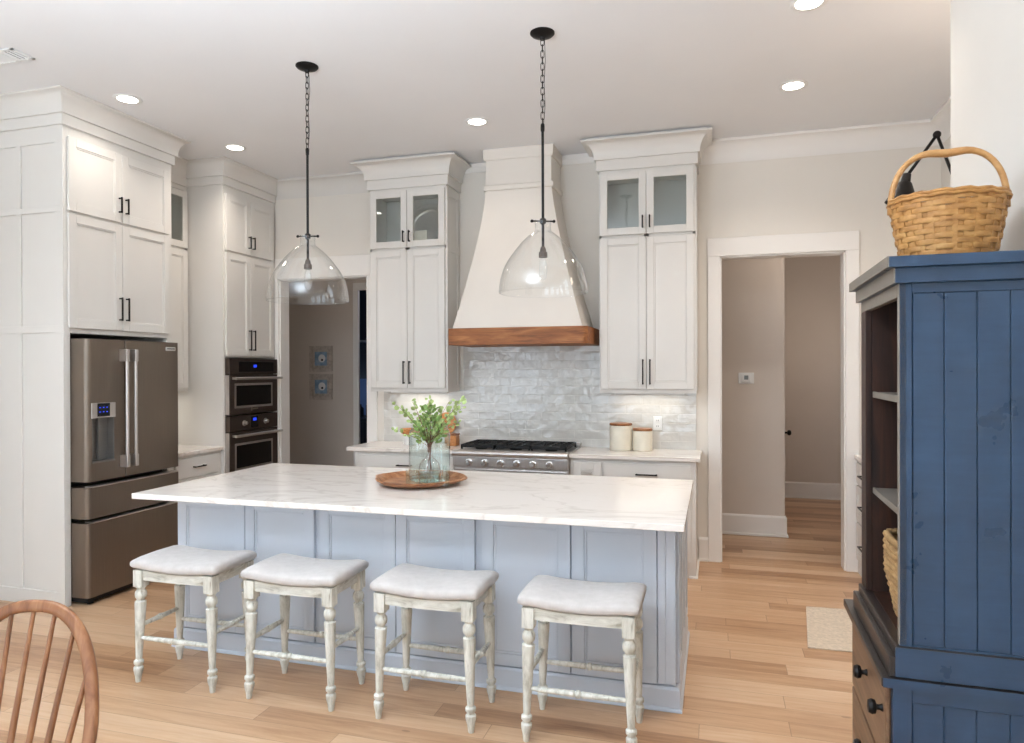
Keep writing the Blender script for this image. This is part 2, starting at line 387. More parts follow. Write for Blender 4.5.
def pull(F, u, v, length, w0=0.02, vertical=True, r=0.005, stand=0.028):
    mb = MB(); h = length / 2; rr = r
    if vertical:
        F.box(mb, u - rr, u + rr, v - h, v + h, w0 + stand - rr, w0 + stand + rr)
        for q in (-h + 0.008, h - 0.008): F.box(mb, u - rr, u + rr, v + q - rr, v + q + rr, w0, w0 + stand)
    else:
        F.box(mb, u - h, u + h, v - rr, v + rr, w0 + stand - rr, w0 + stand + rr)
        for q in (-h + 0.008, h - 0.008): F.box(mb, u + q - rr, u + q + rr, v - rr, v + rr, w0, w0 + stand)
    return mb
def door(F, par, u0, u1, v0, v1, hu, hv, hl, mat='cab', glass=False, st=0.057, name='door'):
    d = shaker(F, u0, u1, v0, v1, st, glass=glass).build(name, mat, par, bevel=0.0018, seg=1)
    if hu is not None: pull(F, hu, hv, hl).build('handle', 'handle', d, bevel=0.001, seg=1)
    if glass:
        g = MB(); F.box(g, u0 + st - 0.004, u1 - st + 0.004, v0 + st - 0.004, v1 - st + 0.004, 0.006, 0.010); g.build('pane', 'pane', d)
    return d
def drawer(F, par, u0, u1, v0, v1, hl=0.13, flat=True, mat='cab', handle='handle'):
    mb = MB()
    if flat: F.box(mb, u0, u1, v0, v1, 0.001, 0.02)
    else: mb = shaker(F, u0, u1, v0, v1)
    d = mb.build('drawer', mat, par, bevel=0.002, seg=1)
    if hl: pull(F, (u0 + u1) / 2, (v0 + v1) / 2, hl, vertical=False).build('handle', handle, d, bevel=0.001, seg=1)
    return d
def cove(z0, z1, proj, fillet=0.02, n=8, o0=0.0):
    p = [(0, z0), (o0 + 0.004, z0)]
    for i in range(n + 1):
        t = PI / 2 * i / n; p.append((o0 + 0.004 + (proj - o0 - 0.004) * (1 - math.cos(t)), z0 + 0.01 + (z1 - fillet - z0 - 0.01) * math.sin(t)))
    p += [(proj, z1), (0, z1)]
    return p
CEIL = 3.437
def crown(par, path, side, z0=3.298, frz=3.226, proj=0.105, top=None):
    pf = cove(z0, top or CEIL - 0.001, proj, 0.012, 8, 0.032)
    if top: pf = pf[:-1] + [(0.085, top), (0.085, CEIL - 0.001), (0, CEIL - 0.001)]
    c = MB().sweep(path, pf, side).build('crown_moulding', 'cab', par, smooth=True)
    MB().sweep(path, [(0, frz), (0.020, frz), (0.020, z0), (0, z0)], side).build('frieze_board', 'cab', par, bevel=0.002, seg=1)

# ------------------------------------------------------------------ setting
WY, LX, RX, PX, PE = 5.938, -4.87, 1.64, 0.955, 3.33
YB = -2.6
struct(MB().box(-6.2, 4.2, YB - 0.2, 10.2, -0.1, 0), 'floor', 'floor')
struct(MB().box(-5.1, RX + 0.15, YB - 0.2, WY + 0.14, CEIL, CEIL + 0.1), 'ceiling', 'ceil')
struct(MB().box(-6.2, 4.2, WY + 0.14, 10.2, 3.04, 3.14), 'ceiling_hall', 'ceil')
# back wall with two openings
DL0, DL1, DLH = -4.12, -3.157, 2.476
DR0, DR1, DRH = 0.042, 0.978, 2.50
b = MB()
for x0, x1, z0, z1 in ((-6.2, DL0, 0, CEIL), (DL0, DL1, DLH, CEIL), (DL1, DR0, 0, CEIL), (DR0, DR1, DRH, CEIL), (DR1, 4.2, 0, CEIL)):
    b.box(x0, x1, WY, WY + 0.14, z0, z1)
struct(b, 'wall_back', 'wall')
def wall_x(name, x0, x1, wins, ya, yb):      # wall along y with window holes
    b = MB(); y = ya
    for wy in sorted(wins):
        b.box(x0, x1, y, wy - 0.6, 0, CEIL); b.box(x0, x1, wy - 0.6, wy + 0.6, 0, 0.45); b.box(x0, x1, wy - 0.6, wy + 0.6, 2.65, CEIL); y = wy + 0.6
    b.box(x0, x1, y, yb, 0, CEIL); struct(b, name, 'wall')
wall_x('wall_left', LX - 0.14, LX, WIN_Y, YB, WY)
b = MB(); x = LX - 0.14
for wx in WIN_X:
    b.box(x, wx - 0.6, YB - 0.14, YB, 0, CEIL); b.box(wx - 0.6, wx + 0.6, YB - 0.14, YB, 0, 0.45); b.box(wx - 0.6, wx + 0.6, YB - 0.14, YB, 2.65, CEIL); x = wx + 0.6
b.box(x, RX + 0.14, YB - 0.14, YB, 0, CEIL); struct(b, 'wall_rear', 'wall')
struct(MB().box(PX, PX + 0.14, YB, PE, 0, CEIL), 'wall_partition', 'wall')
struct(MB().box(RX, RX + 0.14, YB, WY, 0, CEIL), 'wall_right', 'wall')
# windows behind the camera
k = 0
def window(F, u, k):
    mb = MB()
    for a, b_, c, d in ((-0.6, -0.54, 0.45, 2.65), (0.54, 0.6, 0.45, 2.65), (-0.54, 0.54, 0.45, 0.51), (-0.54, 0.54, 2.59, 2.65), (-0.54, 0.54, 1.52, 1.58), (-0.015, 0.015, 0.51, 2.59)):
        F.box(mb, u + a, u + b_, c, d, -0.10, -0.04)
    for a, b_, c, d in ((-0.7, -0.6, 0.45, 2.75), (0.6, 0.7, 0.45, 2.75), (-0.7, 0.7, 2.65, 2.77), (-0.72, 0.72, 0.36, 0.45)):
        F.box(mb, u + a, u + b_, c, d, 0.0, 0.022)
    o = struct(mb, 'window_%d' % k, 'trim')
    g = MB(); F.box(g, u - 0.54, u + 0.54, 0.51, 2.59, -0.072, -0.068); g.build('pane', 'glass', o)
for wx in WIN_X: k += 1; window(Face('+y', YB), wx, k)
for wy in WIN_Y: k += 1; window(Face('+x', LX), wy, k)
# halls beyond the openings
struct(MB().box(-0.6, 0.628, 6.977, 9.13, 0, 3.04), 'wall_hall', 'hallwall')
struct(MB().box(0.3, 4.2, 9.13, 9.27, 0, 3.04), 'wall_hall_end', 'hallwall')
struct(MB().box(1.72, 1.86, WY + 0.14, 9.13, 0, 3.04), 'wall_hall_right', 'hallwall')
b = MB(); b.box(-6.2, -4.225, 7.60, 7.74, 0, 3.04); b.box(-4.225, -3.3, 7.60, 7.74, 2.62, 3.04); b.box(-3.3, -0.6, 7.60, 7.74, 0, 3.04)
struct(b, 'wall_corridor', 'hallwall')
struct(MB().box(-5.6, -5.46, WY + 0.14, 7.60, 0, 3.04), 'wall_corridor_left', 'hallwall')
struct(MB().box(-1.4, -1.26, WY + 0.14, 7.60, 0, 3.04), 'wall_corridor_right', 'hallwall')
# pantry beyond
struct(MB().box(-5.6, -2.2, 9.06, 9.2, 0, 3.04), 'wall_pantry', 'bluewall')
struct(MB().box(-3.2, -3.06, 7.74, 9.06, 0, 3.04), 'wall_pantry_right', 'bluewall')
struct(MB().box(-5.6, -5.46, 7.74, 9.06, 0, 3.04), 'wall_pantry_left', 'bluewall')
# casings
def casing(name, F, u0, u1, h, wd, top, t=0.022, cap=True, left=None, right=None):
    mb = MB()
    F.box(mb, u0 - (left or wd), u0, 0, h, 0, t); F.box(mb, u1, u1 + (right or wd), 0, h, 0, t)
    F.box(mb, u0 - (left or wd), u1 + (right or wd), h, h + top, 0, t)
    return struct(mb, name, 'trim', bevel=0.003, seg=1)
casing('trim_1', Face('-y', WY), DR0, DR1, DRH, 0.097, 0.150)
casing('trim_2', Face('-y', WY), DL0, DL1, DLH, 0.12, 0.20, left=0.045, right=0.105)
b = MB()
for u0, u1, h in ((DR0, DR1, DRH), (DL0, DL1, DLH)):      # jamb liners
    b.box(u0, u0 + 0.012, WY - 0.001, WY + 0.141, 0, h); b.box(u1 - 0.012, u1, WY - 0.001, WY + 0.141, 0, h); b.box(u0, u1, WY - 0.001, WY + 0.141, h - 0.012, h)
struct(b, 'trim_3', 'trim')
casing('trim_4', Face('-y', 7.60), -4.155, -3.3, 2.55, 0.075, 0.09)
# cornice
cp = cove(3.262, CEIL - 0.001, 0.095, 0.02, 8)
struct(MB().sweep([(-0.13, WY), (RX, WY)], cp, -1), 'trim_5', 'trim', smooth=True)
struct(MB().sweep([(RX, WY), (RX, 1.0)], cp, -1), 'trim_6', 'trim', smooth=True)
struct(MB().sweep([(LX, WY), (-2.9, WY)], cp, -1), 'trim_7', 'cab', smooth=True)
struct(MB().sweep([(-2.21, WY), (-0.91, WY)], [(0, 3.36), (0.012, 3.36), (0.03, 3.40), (0.03, CEIL - .001), (0, CEIL - .001)], -1), 'trim_8', 'trim')
# baseboards
bbp = [(0, 0.001), (0.028, 0.001), (0.028, 0.018), (0.016, 0.022), (0.016, 0.178), (0.008, 0.192), (0, 0.195)]
struct(MB().sweep([(-0.13, WY), (-0.055, WY)], bbp, -1), 'baseboard_back', 'trim')
struct(MB().sweep([(0.0, 6.977), (0.628, 6.977), (0.628, 7.05)], bbp, -1), 'baseboard_hall', 'trim')
struct(MB().sweep([(0.628, 9.13), (1.72, 9.13)], bbp, -1), 'baseboard_hall_end', 'trim')
struct(MB().sweep([(-5.46, 7.60), (-4.23, 7.60)], bbp, -1), 'baseboard_corridor', 'trim')
struct(MB().sweep([(PX, YB), (PX, PE), (PX + .14, PE)], bbp, 1), 'baseboard_partition', 'trim')
# hall door with knob (face of the hall wall's end, facing the passage)
d1 = struct(MB().box(0.629, 0.640, 7.14, 8.0, 0.005, 2.44), 'door_1', 'trim')
kn = MB().lathe([(0.026, 0), (0.026, 0.006), (0.01, 0.010), (0.01, 0.030), (0.022, 0.036), (0.028, 0.05), (0.022, 0.064), (0.008, 0.07)], (0.640, 7.22, 0.96), 16, (1, 0, 0)).build('door_knob', 'black', d1, smooth=True)
# backsplash
b = MB(); b.box(-2.985, -0.15, WY - 0.010, WY - 0.0005, 0.914, 1.40); b.box(-2.19, -0.90, WY - 0.010, WY - 0.0005, 1.40, 1.86)
struct(b, 'wall_backsplash', 'tile')
b = MB(); b.box(LX + 0.0005, LX + 0.010, 4.60, 5.18, 0.914, 1.42); struct(b, 'wall_left_backsplash', 'tile')

# ------------------------------------------------------------------ cabinets on the left
CX, PY = -4.17, 3.61
F = Face('+x', CX)
fc = thing('refrigerator_cabinet', 'tall pale greige cabinet with panelled side, built around the bronze refrigerator', 'cabinet', (-4.5, 4.1, 0))
sp = MB().box(LX + 0.002, CX, PY + 0.012, PY + 0.05, 0, 3.30)
for x0, x1, z0, z1 in ((LX + 0.002, CX, 0.001, 0.10), (LX + 0.002, CX, 1.84, 1.888), (LX + 0.002, CX, 2.65, 2.69), (LX + 0.002, CX, 3.115, 3.23)):
    sp.box(x0, x1, PY, PY + 0.0125, z0, z1)
for x0, x1 in ((CX - 0.075, CX), (-4.585, -4.54), (LX + 0.002, -4.80)):
    for z0, z1 in ((0.10, 1.84), (1.888, 2.65), (2.69, 3.115)): sp.box(x0, x1, PY, PY + 0.0125, z0, z1)
sp.build('side_panel', 'cab', fc, bevel=0.002, seg=1)
MB().box(LX + 0.002, CX, PY + 0.05, 4.575, 1.84, 3.30).build('body', 'cab', fc)
MB().box(LX + 0.002, CX, 4.52, 4.575, 0, 1.84).build('side_panel', 'cab', fc, bevel=0.002, seg=1)
crown(fc, [(LX + 0.003, PY), (CX, PY), (CX, 4.575), (LX + 0.003, 4.575)], -1)
for v0, v1, hv, hl in ((2.662, 3.158, 2.785, 0.115), (1.874, 2.642, 2.03, 0.17)):
    door(F, fc, PY + 0.030, 4.075, v0, v1, 4.047, hv, hl); door(F, fc, 4.079, 4.535, v0, v1, 4.107, hv, hl)

# refrigerator
fx = -4.03; Y0, Y1, YS = 3.664, 4.500, 3.977
fr = thing('refrigerator', 'bronze stainless french-door refrigerator with water dispenser and two bottom drawers', 'refrigerator', (-4.4, 4.08, 0))
MB().box(-4.80, fx - 0.165, Y0 + 0.006, Y1 - 0.006, 0.06, 1.775).build('body', 'rubber', fr, bevel=0.004)
def fdoor_poly(y0, y1, r0, r1):
    p = [(fx - 0.16, y0)]
    for c, r, y, a0 in ((0, r0, y0, 0), (1, r1, y1, 1)):
        for i in range(7):
            t = PI / 2 * i / 6
            if c == 0: p.append((fx - r + r * math.sin(t), y + r - r * math.cos(t)))
            else: p.append((fx - r + r * math.cos(t), y - r + r * math.sin(t)))
    p.append((fx - 0.16, y1)); return p
# left door in slices round the dispenser recess
ld = MB(); H0, H1, HZ0, HZ1 = 3.698, 3.882, 0.958, 1.262
ld.prism(fdoor_poly(Y0, YS - 0.003, 0.035, 0.008), 0.835, HZ0); ld.prism(fdoor_poly(Y0, YS - 0.003, 0.035, 0.008), HZ1, 1.80)
p = fdoor_poly(Y0, YS - 0.003, 0.035, 0.008)
ld.prism([q for q in p[:8]] + [(fx, H0), (fx - 0.16, H0)], HZ0, HZ1)
ld.prism([(fx - 0.16, H1), (fx, H1)] + p[8:], HZ0, HZ1)
ld.box(fx - 0.16, fx - 0.065, H0, H1, HZ0, HZ1)
ldo = ld.build('door', 'slate', fr, smooth=True)
b = MB(); b.box(fx - 0.064, fx - 0.058, H0, H1, HZ0, HZ1); b.box(fx - 0.06, fx - 0.002, H0, H0 + 0.005, HZ0, HZ1); b.box(fx - 0.06, fx - 0.002, H1 - 0.005, H1, HZ0, HZ1); b.box(fx - 0.06, fx + 0.006, H0, H1, HZ0, HZ0 + 0.012)
b.box(fx - 0.05, fx - 0.03, 3.780, 3.798, 0.975, HZ1)
disp = b.build('dispenser', 'greysteel', ldo, bevel=0.001, seg=1)
b = MB(); b.box(fx, fx + 0.005, H0 - 0.006, H1 + 0.006, HZ1, 1.365); b.build('dispenser_panel', 'steel', disp, bevel=0.002)
b = MB(); b.box(fx + 0.005, fx + 0.007, 3.738, 3.838, 1.272, 1.362); b.build('display', 'blackgloss', disp)
for q in range(3):
    for z_ in (1.30, 1.33): MB().box(fx + 0.007, fx + 0.0075, 3.752 + q * 0.028, 3.764 + q * 0.028, z_, z_ + 0.006).build('indicator', 'lcd', disp)
rd = MB().prism(fdoor_poly(YS + 0.003, Y1, 0.008, 0.03), 0.835, 1.80).build('door', 'slate', fr, smooth=True)
b = MB().box(fx, fx + 0.003, 4.355, 4.455, 1.735, 1.765); bd = b.build('badge', 'chrome', rd, bevel=0.001)
b = MB()
for q in range(9): b.box(fx + 0.003, fx + 0.0036, 4.364 + q * 0.0094, 4.370 + q * 0.0094, 1.746, 1.756)
b.build('badge_lettering', 'rubber', bd)
for par, yy in ((ldo, YS - 0.038), (rd, YS + 0.038)):
    b = MB()
    b.cyl((fx + 0.055, yy, 0.905), (fx + 0.055, yy, 1.735), 0.0125)
    b.box(fx, fx + 0.067, yy - 0.014, yy + 0.014, 0.905, 0.99); b.box(fx, fx + 0.067, yy - 0.014, yy + 0.014, 1.65, 1.735)
    b.build('handle', 'steel', par, smooth=True, bevel=0.003)
for z0, z1 in ((0.585, 0.795), (0.055, 0.555)):
    b = MB().prism(fdoor_poly(Y0, Y1, 0.03, 0.03), z0, z1)
    dd = b.build('drawer', 'slate', fr, smooth=True)
    MB().box(fx - 0.06, fx + 0.012, Y0 + 0.03, Y1 - 0.03, z1, z1 + 0.008).build('handle_lip', 'steel', dd, bevel=0.002)
b = MB(); b.box(-4.75, fx - 0.03, Y0 + 0.02, Y1 - 0.02, 0.018, 0.055)
b.build('kick_plate', 'rubber', fr)
for yy in (Y0 + 0.07, Y1 - 0.07):
    for xx in (fx - 0.06, -4.7): MB().cyl((xx, yy, 0), (xx, yy, 0.03), 0.02).build('foot', 'rubber', fr)

# recess between refrigerator and ovens
TY = 5.18
rx = -4.55
F2 = Face('+x', rx)
wc = thing('wall_cabinet', 'narrow wall cabinet with one glass door, between the refrigerator cabinet and the oven tower', 'cabinet', (-4.7, 4.88, 1.4))
b = MB(); b.box(LX + 0.002, rx, 4.577, TY - 0.002, 1.40, 2.68)
b.box(LX + 0.002, LX + 0.02, 4.577, TY - 0.002, 2.66, 3.30); b.box(LX + 0.02, rx, 4.577, 4.60, 2.66, 3.30); b.box(LX + 0.02, rx, 5.155, TY - 0.002, 2.66, 3.30); b.box(LX + 0.02, rx, 4.60, 5.155, 3.19, 3.30)
b.build('body', 'cab', wc)
MB().box(LX + 0.02, LX + 0.024, 4.60, 5.155, 2.66, 3.19).build('back_panel', 'cabin', wc)
MB().sweep([(rx, 4.70), (rx, TY - 0.002)], cove(3.298, CEIL - 0.001, 0.105, 0.012, 8, 0.02), -1).build('crown_moulding', 'cab', wc, smooth=True)
MB().box(rx, rx + 0.022, 4.577, TY - 0.002, 3.226, 3.298).build('frieze_board', 'cab', wc)
door(F2, wc, 4.59, 4.873, 2.675, 3.18, 4.85, 2.75, 0.10, glass=True); door(F2, wc, 4.877, 5.165, 2.675, 3.18, 4.90, 2.75, 0.10, glass=True)
door(F2, wc, 4.59, 4.873, 1.425, 2.655, 4.85, 1.56, 0.17); door(F2, wc, 4.877, 5.165, 1.425, 2.655, 4.90, 1.56, 0.17)
bc = thing('base_cabinet', 'low greige base cabinet with one wide top drawer, right of the bronze refrigerator', 'cabinet', (-4.5, 4.88, 0))
MB().box(LX + 0.002, CX - 0.03, 4.577, TY - 0.002, 0.0, 0.882).build('body', 'cab', bc)
F3 = Face('+x', CX - 0.03)
drawer(F3, bc, 4.62, 5.13, 0.70, 0.858, 0.13); drawer(F3, bc, 4.62, 5.13, 0.42, 0.685, 0.13); drawer(F3, bc, 4.62, 5.13, 0.12, 0.405, 0.13)
tag(MB().box(LX + 0.012, CX + 0.005, 4.578, TY - 0.001, 0.883, 0.914).build('countertop', 'quartz', bevel=0.003), 'short white quartz countertop between refrigerator and oven tower', 'countertop')

# oven tower
ot = thing('oven_cabinet', 'full-height greige cabinet tower holding the two built-in ovens', 'cabinet', (-4.5, 5.55, 0))
OW0, OW1 = TY + 0.02, 5.925
b = MB(); b.box(LX + 0.002, CX, TY, OW1, 1.70, 3.30); b.box(LX + 0.002, CX, TY, OW1, 0.0, 0.66); b.box(LX + 0.002, CX, TY, TY + 0.02, 0.66, 1.70); b.box(LX + 0.002, CX, OW1 - 0.02, OW1, 0.66, 1.70)
b.build('body', 'cab', ot)
crown(ot, [(rx + 0.02, TY), (CX, TY), (CX, OW1)], -1)
for v0, v1, hv, hl in ((2.652, 3.155, 2.765, 0.115), (1.715, 2.632, 1.86, 0.19)):
    door(F, ot, TY + 0.022, 5.535, v0, v1, 5.508, hv, hl); door(F, ot, 5.539, 5.895, v0, v1, 5.566, hv, hl)
drawer(F, ot, TY + 0.022, 5.895, 0.12, 0.63, 0.16)
ox = CX + 0.045
def oven(name, label, z0, zc, z1, win, knobs):
    o = thing(name, label, 'oven', (-4.45, 5.55, z0))
    A, B = OW0 + 0.002, OW1 - 0.022
    MB().box(-4.75, CX - 0.002, A, B, z0 + 0.001, z1 - 0.001).build('body', 'ovensteel', o)
    c = MB().box(CX - 0.001, ox, A, B, zc + 0.006, z1 - 0.001).build('control_panel', 'ovensteel', o, bevel=0.003)
    if knobs:
        MB().box(ox, ox + 0.002, 5.50, 5.60, zc + 0.025, z1 - 0.015).build('display', 'blackgloss', c)
        MB().box(ox + 0.002, ox + 0.0025, 5.525, 5.575, zc + 0.085, zc + 0.112).build('readout', 'lcd', c)
        for yy in (5.40, 5.71): MB().lathe([(0.027, 0), (0.027, 0.004), (0.019, 0.006), (0.017, 0.03), (0.012, 0.034), (0.001, 0.034)], (ox, yy, (zc + z1) / 2), 18, (1, 0, 0)).build('knob', 'steel', c, smooth=True)
    else:
        MB().box(ox, ox + 0.002, 5.33, 5.84, zc + 0.025, z1 - 0.03).build('display', 'blackgloss', c)
        MB().box(ox + 0.002, ox + 0.0025, 5.535, 5.58, zc + 0.065, zc + 0.09).build('readout', 'lcd', c)
    dr = MB().box(CX - 0.001, ox, A, B, z0 + 0.004, zc - 0.002).build('door', 'ovensteel', o, bevel=0.004)
    fr_ = MB(); y0, y1, w0, w1 = win
    for a in ((y0 - 0.02, y0, w0 - 0.02, w1 + 0.02), (y1, y1 + 0.02, w0 - 0.02, w1 + 0.02), (y0, y1, w0 - 0.02, w0), (y0, y1, w1, w1 + 0.02)): fr_.box(ox, ox + 0.003, *a)
    fr_.build('window_trim', 'steel', dr)
    MB().box(CX + 0.002, ox - 0.004, A - 0.0015, A - 0.0002, z0 + 0.008, zc - 0.006).build('side_trim', 'steel', dr)
    MB().box(ox, ox + 0.002, y0, y1, w0, w1).build('window', 'blackgloss', dr)
    h = MB(); hz = zc - 0.035; h.cyl((ox + 0.05, A + 0.02, hz), (ox + 0.05, B + 0.0, hz), 0.013)
    for yy in (A + 0.05, B - 0.05): h.box(ox, ox + 0.05, yy - 0.012, yy + 0.012, hz - 0.010, hz + 0.010)
    h.build('handle', 'steel', dr, smooth=True)
    if not knobs: 
        e = MB().box(ox, ox + 0.002, 5.50, 5.515, z0 + 0.03, z0 + 0.06); e.box(ox, ox + 0.002, 5.525, 5.60, z0 + 0.040, z0 + 0.052); e.build('badge', 'chrome', dr)
    return o
oven('microwave_oven', 'upper built-in dark stainless microwave oven in the tower', 1.180, 1.545, 1.690, (5.29, 5.80, 1.262, 1.445), False)
oven('wall_oven', 'lower built-in dark stainless wall oven with two knobs', 0.664, 1.030, 1.172, (5.29, 5.80, 0.70, 0.905), True)

# ------------------------------------------------------------------ back run: uppers, bases, range, hood
UY = 5.62
def upper(name, label, x0, x1):
    o = thing(name, label, 'cabinet', ((x0 + x1) / 2, 5.76, 1.39))
    s_ = MB(); s_.box(x0, x1, UY, WY - 0.011, 1.39, 2.664)
    s_.box(x0, x1, WY - 0.03, WY - 0.002, 2.64, 3.33); s_.box(x0, x0 + 0.02, UY, WY - 0.03, 2.64, 3.33); s_.box(x1 - 0.02, x1, UY, WY - 0.03, 2.64, 3.33); s_.box(x0 + 0.02, x1 - 0.02, UY, WY - 0.03, 3.147, 3.33)
    xm = (x0 + x1) / 2
    s_.box(xm - 0.02, xm + 0.02, UY, UY + 0.018, 2.64, 3.14)
    # applied frame on the right flank
    for y0, y1, z0, z1 in ((UY, UY + 0.05, 1.39, 3.165), (WY - 0.07, WY - 0.02, 1.39, 3.165), (UY + 0.05, WY - 0.07, 1.39, 1.45), (UY + 0.05, WY - 0.07, 2.62, 2.68), (UY + 0.05, WY - 0.07, 3.10, 3.165)):
        s_.box(x1, x1 + 0.008, y0, y1, z0, z1)
    s_.build('body', 'cab', o)
    b_ = MB(); b_.box(x0 + 0.02, x1 - 0.02, WY - 0.034, WY - 0.03, 2.645, 3.147); b_.box(x0 + 0.02, x1 - 0.02, UY + 0.02, WY - 0.034, 2.6642, 2.668)
    b_.box(x0 + 0.02, x0 + 0.023, UY + 0.02, WY - 0.034, 2.646, 3.147); b_.box(x1 - 0.023, x1 - 0.02, UY + 0.02, WY - 0.034, 2.646, 3.147)
    b_.build('back_panel', 'cabin', o)
    crown(o, [(x0, WY - 0.002), (x0, UY), (x1, UY), (x1, WY - 0.002)], -1, 3.270, 3.184, 0.128, 3.414)
    FF = Face('-y', UY)
    for v0, v1, hv, hl, g in ((2.660, 3.160, 2.753, 0.10, True), (1.423, 2.636, 1.56, 0.20, False)):
        door(FF, o, x0 + 0.012, xm - 0.002, v0, v1, xm - 0.028, hv, hl, glass=g); door(FF, o, xm + 0.002, x1 - 0.012, v0, v1, xm + 0.028, hv, hl, glass=g)
    return o
upper('wall_cabinet', 'tall wall cabinet left of the range hood, silver platter behind its glass doors', -2.960, -2.228)
upper('wall_cabinet', 'tall wall cabinet right of the range hood, with empty glass-door top', -0.900, -0.143)
# under-cabinet strip lamps
def strip(x0, x1, yy, label):
    o = tag(MB().box(x0, x1, yy, yy + 0.04, 1.372, 1.3895).build('under_cabinet_light', 'plastic', bevel=0.002), label, 'light', 'strip lights under the wall cabinets')
    l = area('under_cabinet_lamp', ((x0 + x1) / 2, yy + 0.02, 1.368), (x1 - x0 - 0.05, 0.03), 0.55, (1.0, 0.95, 0.86), (0, 0, -1)); l.parent = o
    return o
strip(-2.85, -2.30, 5.80, 'slim white strip light under the wall cabinet left of the hood')
strip(-0.80, -0.24, 5.80, 'slim white strip light under the wall cabinet above the stoneware canisters')
o = tag(MB().box(-4.82, -4.78, 4.65, 5.1, 1.382, 1.3995).build('under_cabinet_light', 'plastic'), 'slim white strip light under the wall cabinet beside the refrigerator', 'light', 'strip lights under the wall cabinets')
l = area('under_cabinet_lamp', (-4.75, 4.88, 1.378), (0.03, 0.4), 0.5, (1.0, 0.97, 0.90), (0, 0, -1)); l.parent = o

BY = 5.415
FB = Face('-y', BY)
bl = thing('base_cabinet', 'greige base cabinet left of the range, under the quartz with the wooden kitchen pieces', 'cabinet', (-2.54, 5.67, 0))
MB().box(-3.005, -2.072, BY, WY - 0.012, 0.0, 0.882).build('body', 'cab', bl)
drawer(FB, bl, -2.96, -2.09, 0.695, 0.853, 0.14); 
door(FB, bl, -2.96, -2.527, 0.12, 0.68, -2.56, 0.60, 0.13); door(FB, bl, -2.523, -2.09, 0.12, 0.68, -2.49, 0.60, 0.13)
br = thing('base_cabinet', 'greige base cabinet right of the range, with a narrow and a wide drawer', 'cabinet', (-0.62, 5.67, 0))
MB().box(-1.103, -0.14, BY, WY - 0.012, 0.0, 0.882).build('body', 'cab', br)
b = MB().sweep([(-0.14, WY - 0.012), (-0.14, BY), (-0.19, BY)], [(0, 0.001), (0.014, 0.001), (0.012, 0.014), (0, 0.016)], 1); b.build('shoe_moulding', 'trim', br)
drawer(FB, br, -1.075, -0.855, 0.695, 0.853, 0.085, handle='steel', flat=False)
drawer(FB, br, -0.835, -0.175, 0.695, 0.853, 0.165)
door(FB, br, -1.075, -0.855, 0.12, 0.68, -0.89, 0.60, 0.13); door(FB, br, -0.835, -0.507, 0.12, 0.68, -0.54, 0.60, 0.13); door(FB, br, -0.503, -0.175, 0.12, 0.68, -0.47, 0.60, 0.13)
tag(MB().box(-3.075, -2.070, 5.385, WY - 0.0115, 0.883, 0.914).build('countertop', 'quartz', bevel=0.003), 'white quartz countertop left of the range', 'countertop')
tag(MB().box(-1.105, -0.108, 5.385, WY - 0.0115, 0.883, 0.914).build('countertop', 'quartz', bevel=0.003), 'white quartz countertop right of the range, under the canisters', 'countertop')

# range
rg = thing('range_cooktop', 'stainless gas range with six knobs and black grates under the hood', 'range', (-1.588, 5.6, 0))
R0, R1 = -2.068, -1.107
MB().box(R0, R1, 5.37, WY - 0.014, 0.10, 0.905).build('body', 'steel', rg, bevel=0.003)
b = MB(); b.prism([(5.335, 0.795), (5.37, 0.795), (5.37, 0.875), (5.335, 0.875)], R0, R1, lambda a, b_, c: (c, a, b_))
cpn = b.build('control_panel', 'steel', rg, bevel=0.004)
b = MB(); poly = [(5.345 + 0.034 * math.cos(t), 0.902 + 0.027 * math.sin(t)) for t in [PI / 2 + PI * i / 10 for i in range(11)]] + [(5.40, 0.876), (5.40, 0.929)]
b.prism(poly, R0, R1, lambda a, b_, c: (c, a, b_)); b.build('bullnose_rail', 'steel', rg, smooth=True)
for i in range(6):
    kx = -1.925 + i * 0.1345
    kk = MB().lathe([(0.030, 0), (0.030, 0.008), (0.022, 0.010), (0.021, 0.034), (0.017, 0.04), (0.001, 0.04)], (kx, 5.335, 0.828), 20, (0, -1, 0)).build('knob', 'chrome', cpn, smooth=True)
MB().box(R0 + 0.005, R1 - 0.005, 5.375, WY - 0.02, 0.905, 0.918).build('cooktop', 'steel', rg, bevel=0.003)
MB().box(R0, R1, WY - 0.075, WY - 0.014, 0.905, 0.955).build('back_guard', 'steel', rg, bevel=0.003)
for g in range(3):
    gx0 = R0 + 0.03 + g * 0.302; gx1 = gx0 + 0.296; b = MB(); z0, z1 = 0.936, 0.962
    for xx in (gx0, (gx0 + gx1) / 2 - 0.006, gx1 - 0.012): b.box(xx, xx + 0.012, 5.44, 5.855, z0, z1)
    for yy in (5.44, 5.54, 5.64, 5.74, 5.843): b.box(gx0, gx1, yy, yy + 0.012, z0, z1)
    for xx in (gx0 + 0.075, gx1 - 0.085): b.box(xx, xx + 0.010, 5.44, 5.855, z0 + 0.006, z1)
    for xx in (gx0, gx1 - 0.016):
        for yy in (5.44, 5.839): b.box(xx, xx + 0.016, yy, yy + 0.016, 0.918, z0)
    b.build('grate', 'castiron', rg, bevel=0.002, seg=1)
    for yy in (5.545, 5.745):
        MB().lathe([(0.05, 0), (0.05, 0.008), (0.034, 0.010), (0.034, 0.017), (0.001, 0.019)], ((gx0 + gx1) / 2, yy, 0.918), 20).build('burner', 'castiron', rg, smooth=True)
od = MB().box(R0 + 0.01, R1 - 0.01, 5.345, 5.37, 0.16, 0.775).build('oven_door', 'steel', rg, bevel=0.004)
MB().box(R0 + 0.16, R1 - 0.16, 5.343, 5.345, 0.30, 0.60).build('window', 'blackgloss', od)
